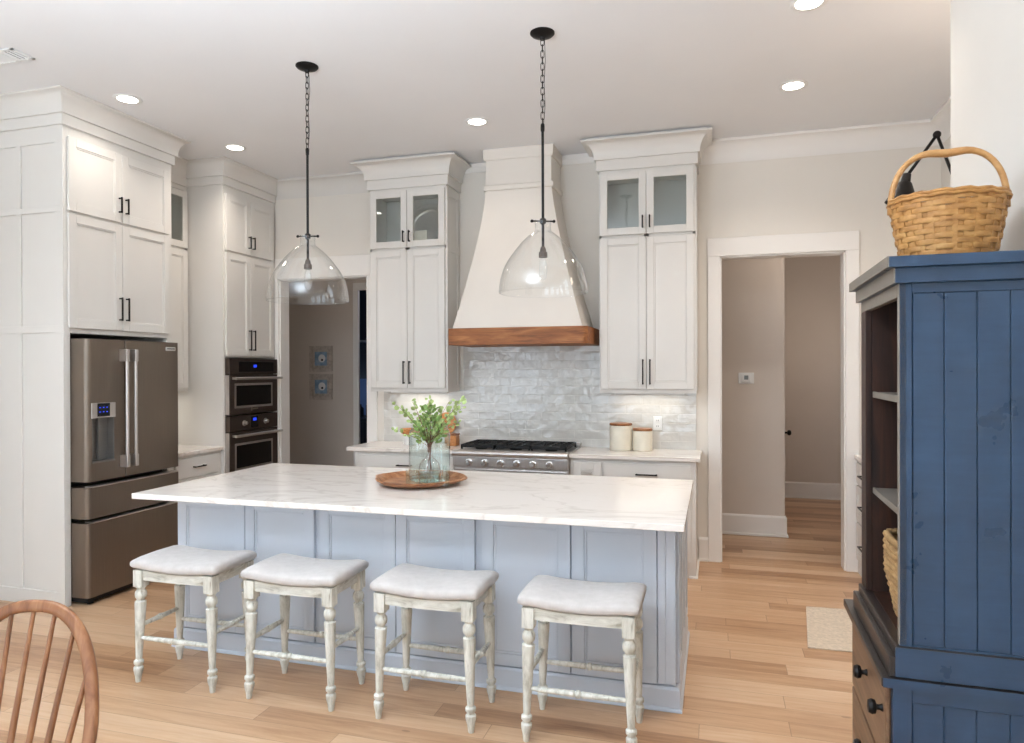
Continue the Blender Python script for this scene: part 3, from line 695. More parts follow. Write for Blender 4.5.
h = MB(); h.cyl((R0 + 0.05, 5.295, 0.72), (R1 - 0.05, 5.295, 0.72), 0.013)
for xx in (R0 + 0.09, R1 - 0.09): h.box(xx - 0.012, xx + 0.012, 5.295, 5.345, 0.71, 0.73)
h.build('handle', 'chrome', od, smooth=True)
for xx in (R0 + 0.06, R1 - 0.06):
    for yy in (5.42, 5.85): MB().cyl((xx, yy, 0), (xx, yy, 0.10), 0.02).build('foot', 'steel', rg)

# hood
hd = thing('range_hood', 'flared plaster range hood with rustic wood beam over the range', 'range hood', (-1.545, 5.7, 1.78))
HX = -1.56
rr = []; N = 16
for i in range(N + 1):
    t = 1 - i / N; z = 3.10 - 1.185 * t
    hw = 0.284 + 0.262 * t ** 1.3; yf = 5.585 - 0.20 * t ** 1.35
    xc = HX - 0.012 + 0.030 * t
    rr.append([(xc - hw, WY - 0.002, z), (xc - hw, yf, z), (xc + hw, yf, z), (xc + hw, WY - 0.002, z)])
b = MB().rings(rr); b.build('hood_body', 'plaster', hd, smooth=True)
hc = HX - 0.012
MB().box(hc - 0.284, hc + 0.284, 5.585, WY - 0.002, 3.10, CEIL - 0.002).build('chimney', 'plaster', hd, bevel=0.003)
MB().sweep([(hc - 0.284, WY - 0.002), (hc - 0.284, 5.585), (hc + 0.284, 5.585), (hc + 0.284, WY - 0.002)], [(0, 3.088), (0.012, 3.088), (0.018, 3.095), (0.018, 3.125), (0.008, 3.135), (0, 3.135)], -1).build('band_moulding', 'plaster', hd)
MB().sweep([(hc - 0.284, WY - 0.002), (hc - 0.284, 5.585), (hc + 0.284, 5.585), (hc + 0.284, WY - 0.002)], [(0, 3.345), (0.012, 3.345), (0.016, 3.36), (0.02, CEIL - .002), (0, CEIL - .002)], -1).build('crown_moulding', 'plaster', hd)
bx0, bx1, byf, brd = -2.112, -0.948, 5.345, 0.05
pl = [(bx0, WY - 0.012), (bx0, byf + 0.02)]
pl = [(bx0, WY - 0.012)] + [(bx0 + 0.02 - 0.02 * math.cos(t), byf + 0.02 - 0.02 * math.sin(t)) for t in [PI / 2 * i / 4 for i in range(5)]] + [(bx1 - brd + brd * math.sin(t), byf + brd - brd * math.cos(t)) for t in [PI / 2 * i / 8 for i in range(9)]] + [(bx1, WY - 0.012)]
MB().prism(pl, 1.785, 1.922).build('wood_beam', 'beam', hd, smooth=True, bevel=0.004)

# platter in the left cabinet
pt = MB(); q = 28
c0 = Vector((-2.480, 5.83, 2.670)); R = 0.215; tilt = math.radians(14)
ax = Vector((0, -math.cos(tilt), math.sin(tilt)))
ctr = c0 + Vector((0, 0, R * math.cos(tilt) + 0.002))
pt.lathe([(0.001, 0.0), (0.14, 0.0), (0.15, 0.004), (0.158, 0.014), (0.195, 0.017), (0.203, 0.022), (0.212, 0.022), (R, 0.016), (0.20, 0.010), (0.16, 0.006), (0.15, -0.004), (0.001, -0.004)], ctr, 40, ax, sx=1.0)
tag(pt.build('silver_platter', 'silver', smooth=True), 'round silver platter leaning inside the glass-door cabinet left of the hood', 'platter')
tag(MB().box(-2.565, -2.445, 5.70, 5.705, 2.6685, 2.82).build('photo_card', 'ceramic'), 'small cream card propped in front of the silver platter', 'card')

# counter pieces
def canister(x, y, r, h, label):
    o = thing('canister', label, 'canister', (x, y, 0.914), group='stoneware canisters on the counter')
    MB().lathe([(r * 0.94, 0.0005), (r, 0.006), (r, h - 0.006), (r * 0.96, h), (0.001, h)], (x, y, 0.914), 32).build('body', 'ceramic', o, smooth=True)
    l = MB().lathe([(r * 0.99, h), (r * 1.01, h + 0.003), (r * 1.01, h + 0.015), (r * 0.98, h + 0.018), (0.001, h + 0.018)], (x, y, 0.914), 32).build('lid', 'lidwood', o, smooth=True)
    return o
canister(-0.748, 5.765, 0.092, 0.205, 'larger cream stoneware canister with wooden lid, right of the range')
canister(-0.570, 5.765, 0.079, 0.165, 'smaller cream stoneware canister with wooden lid, nearest the wall outlet')
def outlet(x, z, label):
    o = thing('outlet', label, 'outlet', (x, WY - 0.01, z))
    MB().box(x - 0.036, x + 0.036, WY - 0.016, WY - 0.0102, z - 0.058, z + 0.058).build('cover_plate', 'plastic', o, bevel=0.002)
    for dz in (-0.024, 0.024):
        s_ = MB().box(x - 0.016, x + 0.016, WY - 0.018, WY - 0.016, z + dz - 0.016, z + dz + 0.016).build('socket', 'plastic', o, bevel=0.001)
        MB().box(x - 0.008, x - 0.005, WY - 0.0185, WY - 0.018, z + dz - 0.006, z + dz + 0.006).box(x + 0.005, x + 0.008, WY - 0.0185, WY - 0.018, z + dz - 0.006, z + dz + 0.006).build('slot', 'rubber', s_)
outlet(-0.462, 1.128, 'white wall outlet on the tile behind the canisters')
# wooden pieces behind the vase
o = thing('crock', 'small white crock with wooden rim on the counter left of the vase', 'crock', (-2.62, 5.72, 0.914))
MB().lathe([(0.055, 0.0005), (0.062, 0.01), (0.062, 0.085), (0.05, 0.09), (0.001, 0.09)], (-2.62, 5.72, 0.914), 24).build('body', 'plastic', o, smooth=True)
MB().lathe([(0.06, 0.09), (0.084, 0.102), (0.09, 0.140), (0.083, 0.143), (0.06, 0.108), (0.001, 0.104)], (-2.62, 5.72, 0.914), 24).build('wooden_bowl', 'orangewood', o, smooth=True)
b = MB().lathe([(0.10, 0), (0.10, 0.014), (0.088, 0.02), (0.001, 0.02)], (-2.345, 5.895, 1.094), 28, (0, -0.98, 0.19)); b.box(-2.36, -2.33, 5.887, 5.899, 0.915, 1.01)
o = thing('serving_board', 'round golden serving board leaning on the tile left of the range', 'board', (-2.345, 5.9, 0.914))
b.build('board', 'orangewood', o, smooth=True)
o = thing('wooden_box', 'small honey-wood box on the counter beside the range', 'box', (-2.218, 5.74, 0.914))
b = MB().box(-2.262, -2.175, 5.69, 5.79, 0.9145, 1.005).build('box', 'orangewood', o, bevel=0.008)
MB().box(-2.265, -2.172, 5.687, 5.793, 1.005, 1.018).build('lid', 'lidwood', o, bevel=0.004)

# ------------------------------------------------------------------ island
ib = thing('kitchen_island', 'long pale blue-grey kitchen island with panelled front behind the stools', 'island', (-1.58, 3.79, 0))
IX0, IX1, IY0, IY1 = -2.965, -0.180, 3.303, 4.28
MB().box(IX0, IX1, IY0, IY1, 0, 0.883).build('body', 'island', ib)
FI = Face('-y', IY0)
xs = [(-2.960, -2.510), (-2.506, -2.072), (-2.040, -1.593), (-1.589, -1.158), (-1.118, -0.671), (-0.663, -0.262)]
for u0, u1 in xs: shaker(FI, u0, u1, 0.118, 0.872, 0.06).build('door', 'island', ib, bevel=0.0018, seg=1)
b = MB().box(-0.258, IX1 + 0.004, IY0 - 0.020, IY0, 0.125, 0.883); b.build('corner_stile', 'island', ib, bevel=0.002)
MB().box(-0.257, -0.222, IY0 - 0.024, IY0 - 0.020, 0.125, 0.883).build('corner_bead', 'island', ib, bevel=0.002)
b = MB().sweep([(IX0, IY1), (IX0, IY0), (IX1, IY0), (IX1, IY1)], [(0, 0.001), (0.022, 0.001), (0.022, 0.098), (0.014, 0.110), (0, 0.112)], -1); b.build('base_moulding', 'island', ib)
b = MB().sweep([(IX0, IY1), (IX0, IY0), (IX1, IY0), (IX1, IY1)], [(0.022, 0.001), (0.032, 0.001), (0.031, 0.009), (0.026, 0.016), (0.022, 0.018)], -1); b.build('shoe_moulding', 'island', ib)
FR = Face('+x', IX1)
for u0, u1 in ((IY0 + 0.02, 3.62), (3.63, 3.95), (3.96, IY1 - 0.01)): shaker(FR, u0, u1, 0.118, 0.872, 0.06).build('end_panel', 'island', ib, bevel=0.0018, seg=1)
tag(MB().box(-3.062, -0.126, 3.058, 4.330, 0.884, 0.914).build('island_countertop', 'quartz', bevel=0.003), 'long veined white quartz top on the island', 'countertop')

# ------------------------------------------------------------------ stools
def leg_prof():
    # (radius, z) of a turned leg from foot to square block
    return [(0.012, 0), (0.013, 0.004), (0.016, 0.03), (0.021, 0.05), (0.0235, 0.062), (0.0235, 0.075), (0.016, 0.082), (0.0165, 0.086), (0.0235, 0.095), (0.0235, 0.108), (0.015, 0.116), (0.0165, 0.14), (0.020, 0.22), (0.0245, 0.33), (0.0275, 0.395), (0.0275, 0.41), (0.018, 0.416), (0.0185, 0.422), (0.0265, 0.432), (0.0285, 0.446), (0.0265, 0.460), (0.0185, 0.470), (0.0185, 0.476), (0.0245, 0.482), (0.026, 0.49)]
def make_stool(label):
    t = thing('counter_stool', label, 'stool', (0, 0, 0), 0, 'saddle stools along the island', local=True)
    LXs, LYs = 0.212, 0.135
    top = {}
    for sx in (-1, 1):
        for sy in (-1, 1):
            b = MB(); foot = Vector((sx * (LXs + 0.012), sy * (LYs + 0.010), 0.0)); head = Vector((sx * LXs, sy * LYs, 0.49)); d = head - foot
            b.lathe([(r, z / 0.49 * d.length) for r, z in leg_prof()], foot, 18, d)
            b.box(head.x - 0.026, head.x + 0.026, head.y - 0.026, head.y + 0.026, 0.487, 0.572)
            b.build('leg', 'white_wood', t, smooth=True)
            top[sx, sy] = (foot, head)
    def at(sx, sy, z): f_, h_ = top[sx, sy]; return f_.lerp(h_, z / 0.49)
    def stretcher(p, q):
        d = q - p; L = d.length
        pr = [(0.008, 0), (0.011, 0.1), (0.013, 0.40), (0.014, 0.46), (0.010, 0.47), (0.0165, 0.485), (0.0165, 0.515), (0.010, 0.53), (0.014, 0.54), (0.013, 0.60), (0.011, 0.9), (0.008, 1.0)]
        MB().lathe([(r, s_ * L) for r, s_ in pr], p, 12, d).build('stretcher', 'white_wood', t, smooth=True)
    stretcher(at(-1, -1, 0.225), at(1, -1, 0.225)); stretcher(at(-1, 1, 0.225), at(1, 1, 0.225))
    stretcher(at(-1, -1, 0.285), at(-1, 1, 0.285)); stretcher(at(1, -1, 0.285), at(1, 1, 0.285))
    # apron, upper edge dished like the seat
    b = MB()
    hx, hy, sag = 0.255, 0.168, 0.013
    zs = lambda x: 0.574 - sag * max(0, 1 - (x / 0.20) ** 2)
    for yy in (-LYs - 0.014, LYs - 0.006):
        n = 10; rr = []
        for i in range(n + 1):
            x = -LXs + 2 * LXs * i / n; rr.append([(x, yy, 0.522 - 0.004 * (1 - (x / LXs) ** 2)), (x, yy + 0.02, 0.522 - 0.004 * (1 - (x / LXs) ** 2)), (x, yy + 0.02, zs(x)), (x, yy, zs(x))])
        b.rings(rr)
    for xx in (-LXs - 0.01, LXs - 0.01): b.box(xx, xx + 0.02, -LYs, LYs, 0.522, 0.573)
    b.build('apron', 'white_wood_rail', t)
    # cushion: rounded slab following a saddle curve
    b = MB(); nx, nz = 28, 12; rr = []
    for i in range(nx + 1):
        s_ = -1 + 2 * i / nx
        x = hx * math.copysign(1 - (1 - abs(s_)) ** 1.6 if abs(s_) > 0.75 else abs(s_) , s_) if False else hx * math.sin(s_ * PI / 2) ** 1 if False else hx * s_
        e = abs(s_); shrink = 1.0 if e < 0.86 else math.sqrt(max(0.0, 1 - ((e - 0.86) / 0.14) ** 2)) * 0.35 + 0.65
        zb = zs(x) if abs(x) < 0.20 else 0.574
        zc = zb + 0.027; ring = []
        for k in range(24):
            a = 2 * PI * k / 24; ca, sa = math.cos(a), math.sin(a)
            py = math.copysign(abs(ca) ** 0.28, ca) * (hy - 0.012 * (1 - shrink)); pz = math.copysign(abs(sa) ** 0.55, sa) * 0.027 * shrink
            if sa > 0: pz += 0.006 * (1 - (py / hy) ** 2) * shrink
            ring.append((x, py, zc + pz))
        rr.append(ring)
    b.rings(rr)
    b.build('seat_cushion', 'linen', t, smooth='all')
    return t
st0 = make_stool('whitewashed counter stool at the island end nearest the refrigerator, leftmost of four')
st_pos = [(-2.602, 3.005, 0.01), (-1.941, 3.005, 0.0), (-1.249, 3.002, -0.005), (-0.553, 3.000, 0.0)]
st_lab = [None, 'whitewashed counter stool second from the left along the island', 'whitewashed counter stool third from the left, in front of the wooden tray', 'whitewashed counter stool at the island end nearest the hallway, rightmost of four']
for i, (x, y, a) in enumerate(st_pos):
    s_ = st0 if i == 0 else copy_tree(st0)
    s_.location = (x, y, 0); s_.rotation_euler = (0, 0, a)
    if st_lab[i]: s_['label'] = st_lab[i]

# ------------------------------------------------------------------ tray, vase, branches
TX, TYy, TZ = -1.668, 3.775, 0.914
tr = MB()
nt = 72; prof = [(0.30, 0.0005), (0.66, 0.0005), (0.86, 0.014), (0.98, 0.034), (1.0, 0.040), (0.965, 0.042), (0.88, 0.020), (0.85, 0.0125), (0.02, 0.0115)]
rr = []
for s_, z in prof:
    ring = []
    for i in range(nt):
        a = 2 * PI * i / nt; wob = 1 + 0.015 * math.sin(3 * a + 1) + 0.01 * math.sin(5 * a); rx_, ry_ = 0.262 * wob, 0.272 * wob
        lug = 1 + (0.10 * max(0, math.cos(a)) ** 40 + 0.10 * max(0, -math.cos(a)) ** 40) * (s_ > 0.9)
        ring.append((TX + rx_ * s_ * lug * math.cos(a), TYy + ry_ * s_ * math.sin(a), TZ + z))
    rr.append(ring)
tr.rings(rr); tag(tr.build('wooden_tray', 'tray', smooth=True), 'round reclaimed-wood tray with lugs on the island', 'tray')
VZ = TZ + 0.0135
# wide glass jar behind the bottle
vx, vy = -1.640, 3.850
ja = thing('glass_jar', 'large cylindrical pale glass jar standing on the tray', 'jar', (vx, vy, VZ))
MB().lathe([(0.001, 0.0), (0.116, 0.0), (0.122, 0.010), (0.123, 0.268), (0.117, 0.292), (0.108, 0.303), (0.108, 0.320), (0.112, 0.326)], (vx, vy, VZ), 40, cap=False).build('glass_wall', 'jarglass', ja, smooth=True)
# bottle vase in front
bx, by = -1.556, 3.650
bo = thing('bottle_vase', 'small clear bottle vase on the tray in front of the jar, holding green branches', 'vase', (bx, by, VZ))
MB().lathe([(0.001, 0.0), (0.055, 0.0), (0.060, 0.006), (0.061, 0.095), (0.055, 0.125), (0.036, 0.148), (0.020, 0.16), (0.016, 0.175), (0.016, 0.215), (0.021, 0.222)], (bx, by, VZ), 30, cap=False).build('glass_wall', 'glass', bo, smooth=True)
MB().lathe([(0.001, 0.004), (0.057, 0.004), (0.057, 0.075), (0.001, 0.075)], (bx, by, VZ), 30).build('water', 'water', bo, smooth=True)
for dx_, dy_, hh, rad, lab in ((0.095, 0.0, 0.115, 0.022, 'tiny ribbed glass bud vase on the tray right of the bottle vase'), (-0.102, -0.012, 0.085, 0.033, 'short aqua glass tumbler on the tray left of the bottle vase')):
    o = thing('bud_vase', lab, 'vase', (bx + dx_, by + dy_, VZ))
    if rad > 0.03: pr = [(0.001, 0), (rad, 0), (rad + 0.003, 0.005), (rad + 0.003, hh)]
    else: pr = [(0.001, 0), (rad, 0), (rad, 0.06), (0.012, 0.075), (0.011, 0.105), (0.015, hh)]
    MB().lathe(pr, (bx + dx_, by + dy_, VZ), 24, cap=False).build('glass_wall', 'jarglass', o, smooth=True)
# branches
pb = thing('eucalyptus_branches', 'bunch of leafy green branches standing in the bottle vase', 'plant', (bx, by, VZ + 0.01))
rng = random.Random(11)
stm = MB(); lf = MB(); lf2 = MB()
def leaf(mb, c, d, up, L, W):
    d = d.normalized(); s_ = d.cross(up).normalized(); n_ = s_.cross(d).normalized()
    pts = []
    for i in range(8):
        a = 2 * PI * i / 8; pts.append(c + d * (L * 0.5 * (1 - math.cos(a))) + s_ * (W * 0.5 * math.sin(a)) - n_ * (0.10 * L * abs(math.sin(a))))
    v = [mb.bm.verts.new(p_) for p_ in pts]; cc = mb.bm.verts.new(c + d * L * 0.5 + n_ * 0.0)
    for i in range(8): mb.bm.faces.new((v[i], v[(i + 1) % 8], cc))
neck = Vector((bx, by, VZ + 0.22))
tips = [(-0.215, 0.28), (-0.16, 0.22), (-0.13, 0.30), (-0.09, 0.19), (-0.05, 0.31), (0.0, 0.27), (0.02, 0.20), (0.10, 0.31), (0.13, 0.24), (0.17, 0.31), (0.20, 0.26), (0.16, 0.16), (-0.17, 0.12), (0.215, 0.30)]
for k_, (tx, tz) in enumerate(tips):
    ty_ = rng.uniform(-0.12, 0.14)
    base = Vector((bx + rng.uniform(-0.045, 0.045), by + rng.uniform(-0.03, 0.03), VZ + 0.008)); nk = neck + Vector((rng.uniform(-0.009, 0.009), rng.uniform(-0.009, 0.009), 0))
    tx, tz = tx * 0.95, tz * 0.84; tip = neck + Vector((tx, ty_, tz)); mid = neck + Vector((tx * 0.40, ty_ * 0.4, tz * 0.62))
    pts = ([base, nk] if k_ % 2 == 0 else [nk - Vector((0, 0, 0.03)), nk]) + [(nk * (1 - s_) ** 2 + mid * 2 * s_ * (1 - s_) + tip * s_ ** 2) for s_ in [i / 9 for i in range(1, 10)]]
    stm.tube(pts, [0.0015] * 2 + [0.0016 - 0.0001 * i for i in range(9)], 5)
    for i in range(3, 11):
        for sd in (-1, 1):
            d = (pts[i] - pts[i - 1]).normalized(); o_ = Vector((rng.uniform(-1, 1), rng.uniform(-1, 1), rng.uniform(-0.3, 0.7))).normalized()
            dd = (d * 0.5 + o_ + Vector((sd * 0.4, 0, 0))).normalized(); L = rng.uniform(0.018, 0.033)
            leaf(lf, pts[i] + dd * 0.006, dd, Vector((rng.uniform(-.5, .5), -0.8, rng.uniform(0, .8))), L, L * 0.85)
for k_ in range(170):       # dense ferny middle
    a = rng.uniform(0, 2 * PI); h_ = rng.uniform(0.02, 0.22); rad = rng.uniform(0.01, 0.085) * (1 - abs(h_ - 0.10) / 0.22)
    c_ = neck + Vector((rad * math.cos(a) * 1.1, rad * math.sin(a), h_)); dd = Vector((math.cos(a), math.sin(a), rng.uniform(0.1, 1.2)))
    leaf(lf2, c_, dd, Vector((rng.uniform(-.5, .5), -0.7, 0.6)), rng.uniform(0.022, 0.036), rng.uniform(0.014, 0.022))
for k_ in range(14):
    a = rng.uniform(0, 2 * PI); tip = neck + Vector((0.07 * math.cos(a), 0.07 * math.sin(a), rng.uniform(0.06, 0.2)))
    stm.tube([neck - Vector((0, 0, 0.02)), neck.lerp(tip, 0.5) + Vector((0, 0, 0.015)), tip], 0.0012, 4)
stm.build('stems', 'stem', pb, smooth='all'); lf.build('leaves', 'leaf', pb, smooth='all', recalc=False); lf2.build('fern_fronds', 'leaf2', pb, smooth='all', recalc=False)

# ------------------------------------------------------------------ pendants
def make_pendant(label):
    t = thing('pendant_light', label, 'pendant light', (0, 0, CEIL), 0, 'glass dome pendants over the island', local=True)
    Z = -CEIL
    MB().lathe([(0.068, -0.0005), (0.068, -0.006), (0.060, -0.014), (0.035, -0.024), (0.018, -0.028), (0.012, -0.040), (0.001, -0.040)], (0, 0, 0), 28).build('canopy', 'black', t, smooth=True)
    b = MB(); z = -0.030; i = 0
    while z > -0.505:
        L, W, r = 0.021, 0.0095, 0.0023; pts = []
        for k in range(14):
            a = 2 * PI * k / 14; x = W * math.cos(a); zz = (L - W) * (1 if math.sin(a) > 0 else -1) * (abs(math.sin(a)) > 0.05) + W * math.sin(a)
            pts.append((x, 0, z - L + zz) if i % 2 == 0 else (0, x, z - L + zz))
        b.tube(pts, r, 6, close=True); z -= 2 * L - 4 * r + 0.001; i += 1
    b.tube([(0.012, 0.0, -0.03), (0.016, 0.004, -0.15), (0.010, -0.006, -0.28), (0.014, 0.003, -0.40), (0.004, 0, -0.52)], 0.0016, 6)
    b.build('chain', 'black', t, smooth='all')
    b = MB().cyl((0, 0, -0.505), (0, 0, 2.245 + Z), 0.0075); b.lathe([(0.004, 0), (0.011, 0.004), (0.011, 0.02), (0.0075, 0.025)], (0, 0, -0.525), 12); b.build('rod', 'black', t, smooth=True)
    b = MB(); b.cyl((-0.058, -0.016, 2.400 + Z), (0.058, 0.016, 2.400 + Z), 0.0045, seg=8); b.lathe([(0.008, -0.018), (0.017, -0.012), (0.017, 0.012), (0.008, 0.018)], (0, 0, 2.400 + Z), 14)
    for s_ in (-1, 1): b.sphere((s_ * 0.059, s_ * 0.0165, 2.400 + Z), 0.009)
    b.build('cross_bar', 'black', t, smooth=True)
    b = MB().lathe([(0.008, 0), (0.014, -0.008), (0.017, -0.02), (0.017, -0.028), (0.024, -0.034), (0.024, -0.062), (0.001, -0.062)], (0, 0, 2.262 + Z), 18); b.build('socket', 'ovensteel', t, smooth=True)
    b = MB().lathe([(0.012, 0), (0.014, -0.012), (0.019, -0.03), (0.022, -0.06), (0.0225, -0.09), (0.018, -0.112), (0.008, -0.124), (0.001, -0.126)], (0, 0, 2.20 + Z), 20, cap=False); b.build('bulb', 'glass', t, smooth=True)
    R_, h = 0.245, 0.335
    pr = [(0.047, 2.405), (0.044, 2.40), (0.043, 2.360), (0.046, 2.342), (0.056, 2.337)]
    for t_, q_ in ((.03, .29), (.06, .345), (.10, .405), (.15, .475), (.22, .56), (.30, .645), (.38, .725), (.46, .80), (.54, .86), (.62, .905), (.70, .94), (.78, .966), (.86, .984), (.93, .995), (.97, 1.0)): pr.append((R_ * q_, 2.335 - 0.333 * t_))
    pr += [(R_ * 0.998, 2.008), (R_ - 0.003, 2.003), (R_ - 0.009, 2.002)]
    MB().lathe([(r, z + Z) for r, z in pr], (0, 0, 0), 56, cap=False).build('glass_shade', 'glass', t, smooth='all')
    return t
p0 = make_pendant('clear glass dome pendant hanging over the left half of the island, nearer the ovens'); p0.location = (-2.382, 3.722, CEIL)
p1 = copy_tree(p0); p1.location = (-0.908, 3.727, CEIL); p1['label'] = 'clear glass dome pendant hanging over the right half of the island, before the hood'
p1.rotation_euler = (0, 0, 0.1)

# ------------------------------------------------------------------ ceiling lights and vent
def make_can(label):
    t = thing('recessed_light', label, 'ceiling light', (0, 0, CEIL), 0, 'round recessed ceiling lights', local=True)
    MB().lathe([(0.062, -0.0005), (0.088, -0.0005), (0.090, -0.004), (0.086, -0.007), (0.066, -0.008), (0.062, -0.004)], (0, 0, 0), 32, cap=False).build('trim_ring', 'plastic', t, smooth=True)
    MB().lathe([(0.001, -0.003), (0.064, -0.003), (0.064, -0.006), (0.001, -0.0065)], (0, 0, 0), 32).build('lens', 'bulbglow', t, smooth=True)
    return t
def can_lamp(loc, power):
    d = bpy.data.lights.new('recessed_lamp', 'SPOT'); d.energy = power; d.color = (1.0, 0.91, 0.82); d.spot_size = math.radians(140); d.spot_blend = 0.9; d.shadow_soft_size = 0.06
    o = bpy.data.objects.new('recessed_lamp', d); COL.objects.link(o); o.location = (loc[0], loc[1], CEIL - 0.02)
cans = [(-3.835, 3.815, 'recessed ceiling light above the refrigerator cabinet'), (-3.82, 4.90, 'recessed ceiling light above the oven tower'), (-1.70, 4.91, 'recessed ceiling light in front of the range hood'), (0.495, 4.885, 'recessed ceiling light before the hallway opening'), (0.46, 3.80, 'recessed ceiling light cut by the top edge of the photo')]
c0 = None
for (x, y, lab), pw_ in zip(cans, (13, 28, 11, 38, 25)):
    if c0 is None: c0 = make_can(lab); o = c0
    else: o = copy_tree(c0); o['label'] = lab
    o.location = (x, y, CEIL); can_lamp((x, y), pw_)
vt = thing('ceiling_vent', 'white louvred air vent in the ceiling at far left', 'vent', (-3.96, 3.09, CEIL))
b = MB(); 
vx0, vx1, vy0, vy1 = -4.20, -3.862, 3.02, 3.17
for a in ((vx0, vx1, vy0, vy0 + 0.02), (vx0, vx1, vy1 - 0.02, vy1), (vx0, vx0 + 0.02, vy0, vy1), (vx1 - 0.02, vx1, vy0, vy1), (vx0 + 0.22, vx0 + 0.235, vy0, vy1)): b.box(*a, CEIL - 0.008, CEIL - 0.0005)
b.build('frame', 'plastic', vt, bevel=0.002)
b = MB()
for i in range(9): x = vx0 + 0.028 + i * 0.022; b.prism([(0, 0), (0.007, 0.006), (0.007, 0.0072), (0, 0.0012)], vy0 + 0.02, vy1 - 0.02, lambda a, b_, c, x=x: (x + a, c, CEIL - 0.009 + b_))
for i in range(3): x = vx0 + 0.242 + i * 0.028; b.prism([(0, 0), (0.007, 0.006), (0.007, 0.0072), (0, 0.0012)], vy0 + 0.02, vy1 - 0.02, lambda a, b_, c, x=x: (x + a, c, CEIL - 0.009 + b_))
b.build('louvres', 'plastic', vt)
MB().box(vx0 + 0.018, vx1 - 0.018, vy0 + 0.018, vy1 - 0.018, CEIL - 0.0015, CEIL - 0.0008).build('duct_backing', 'ventgrey', vt)

# added bowl over the dining end, out of view; built around the ceiling fill light
t = thing('added_bowl_uplight', 'added white bowl around the unseen ceiling fill light over the dining end', 'pendant light', (-1.7, 0.5, CEIL))
MB().lathe([(0.001, 2.30), (0.25, 2.32), (0.46, 2.40), (0.54, 2.47), (0.535, 2.475), (0.45, 2.415), (0.25, 2.335), (0.001, 2.32)], (-1.7, 0.5, 0), 40).build('bowl', 'plastic', t, smooth=True)
MB().cyl((-1.7, 0.5, 2.31), (-1.7, 0.5, CEIL - 0.01), 0.009).build('rod', 'black', t, smooth=True)
MB().lathe([(0.07, CEIL - 0.0005), (0.07, CEIL - 0.01), (0.02, CEIL - 0.03), (0.001, CEIL - 0.03)], (-1.7, 0.5, 0), 24).build('canopy', 'black', t, smooth=True)

# ------------------------------------------------------------------ halls
th = thing('thermostat', 'white thermostat on the hall wall seen through the right doorway', 'thermostat', (0.285, 6.977, 1.49))
MB().box(0.215, 0.355, 6.962, 6.9765, 1.44, 1.545).build('back_plate', 'plastic', th, bevel=0.003)
c_ = MB().box(0.243, 0.327, 6.948, 6.962, 1.455, 1.535).build('body', 'plastic', th, bevel=0.006)
MB().box(0.266, 0.304, 6.9465, 6.948, 1.478, 1.518).build('screen', 'greyplastic', c_)
def picture(z, label):
    t = thing('framed_print', label, 'picture', (-4.68, 7.6, z), group='square framed prints in the left corridor')
    F7 = Face('-y', 7.60); b = MB(); h = 0.158
    for a in ((-h, -h + 0.04, -h, h), (h - 0.04, h, -h, h), (-h + 0.04, h - 0.04, -h, -h + 0.04), (-h + 0.04, h - 0.04, h - 0.04, h)): F7.box(b, -4.68 + a[0], -4.68 + a[1], z + a[2], z + a[3], 0.001, 0.022)
    b.build('frame', 'frame', t, bevel=0.003)
    b = MB(); F7.box(b, -4.68 - h + 0.04, -4.68 + h - 0.04, z - h + 0.04, z + h - 0.04, 0.001, 0.010); pr_ = b.build('print', 'frame', t)
    b = MB(); F7.box(b, -4.68 - 0.085, -4.68 + 0.085, z - 0.085, z + 0.085, 0.010, 0.012); a_ = b.build('blue_panel', 'art', pr_)
    b = MB().lathe([(0.001, 0), (0.048, 0), (0.05, 0.002), (0.001, 0.003)], (-4.665, 7.588, z + 0.005), 20, (0, -1, 0)); b.build('white_medallion', 'plastic', pr_, smooth=True)
    b = MB().lathe([(0.001, 0), (0.014, 0), (0.014, 0.002), (0.001, 0.0025)], (-4.66, 7.585, z - 0.015), 16, (0, -1, 0)); b.build('dark_centre', 'black', pr_, smooth=True)
picture(1.722, 'upper of two square grey-framed blue prints in the left corridor')
picture(1.376, 'lower of two square grey-framed blue prints in the left corridor')
# pantry cabinets glimpsed past the corridor
pc = thing('pantry_wall_cabinet', 'near-black cabinet seen high in the sliver right of the framed prints', 'cabinet', (-4.2, 8.9, 1.4))
MB().box(-5.2, -3.22, 8.66, 9.058, 1.46, 2.95).build('body', 'navy', pc)
FP = Face('-y', 8.66)
MB().box(-5.2, -3.22, 8.635, 8.66, 1.965, 1.995).build('rail', 'chrome', pc)
for u0, u1 in ((-4.98, -4.56), (-4.555, -4.12), (-4.115, -3.7), (-3.695, -3.25)):
    for v0, v1 in ((1.48, 1.96), (2.0, 2.92)): 
        d = shaker(FP, u0, u1, v0, v1).build('door', 'navy', pc)
        pull(FP, u0 + 0.04, v0 + 0.1, 0.1).build('handle', 'chrome', d)
pc = thing('pantry_base_cabinet', 'near-black low cabinet seen in the sliver beside the left doorway', 'cabinet', (-4.2, 8.75, 0))
MB().box(-5.2, -3.22, 8.46, 9.058, 0.0, 0.90).build('body', 'navy', pc)
for u0, u1 in ((-4.98, -4.56), (-4.555, -4.12), (-4.115, -3.7), (-3.695, -3.25)): shaker(Face('-y', 8.46), u0, u1, 0.12, 0.88).build('door', 'navy', pc)
MB().box(-5.2, -3.22, 8.44, 9.058, 0.90, 0.93).build('worktop', 'navy', pc)
for x, h, r in ((-4.92, 0.24, 0.05), (-4.77, 0.17, 0.06), (-4.62, 0.22, 0.045)):
    tag(MB().lathe([(r, 0.001), (r, h * 0.7), (r * 0.5, h * 0.85), (r * 0.5, h), (0.001, h)], (x, 8.72, 0.93), 16).build('bottle', 'navy', smooth=True), 'dark bottle on the pantry worktop glimpsed past the left corridor', 'bottle', 'bottles on the pantry worktop')
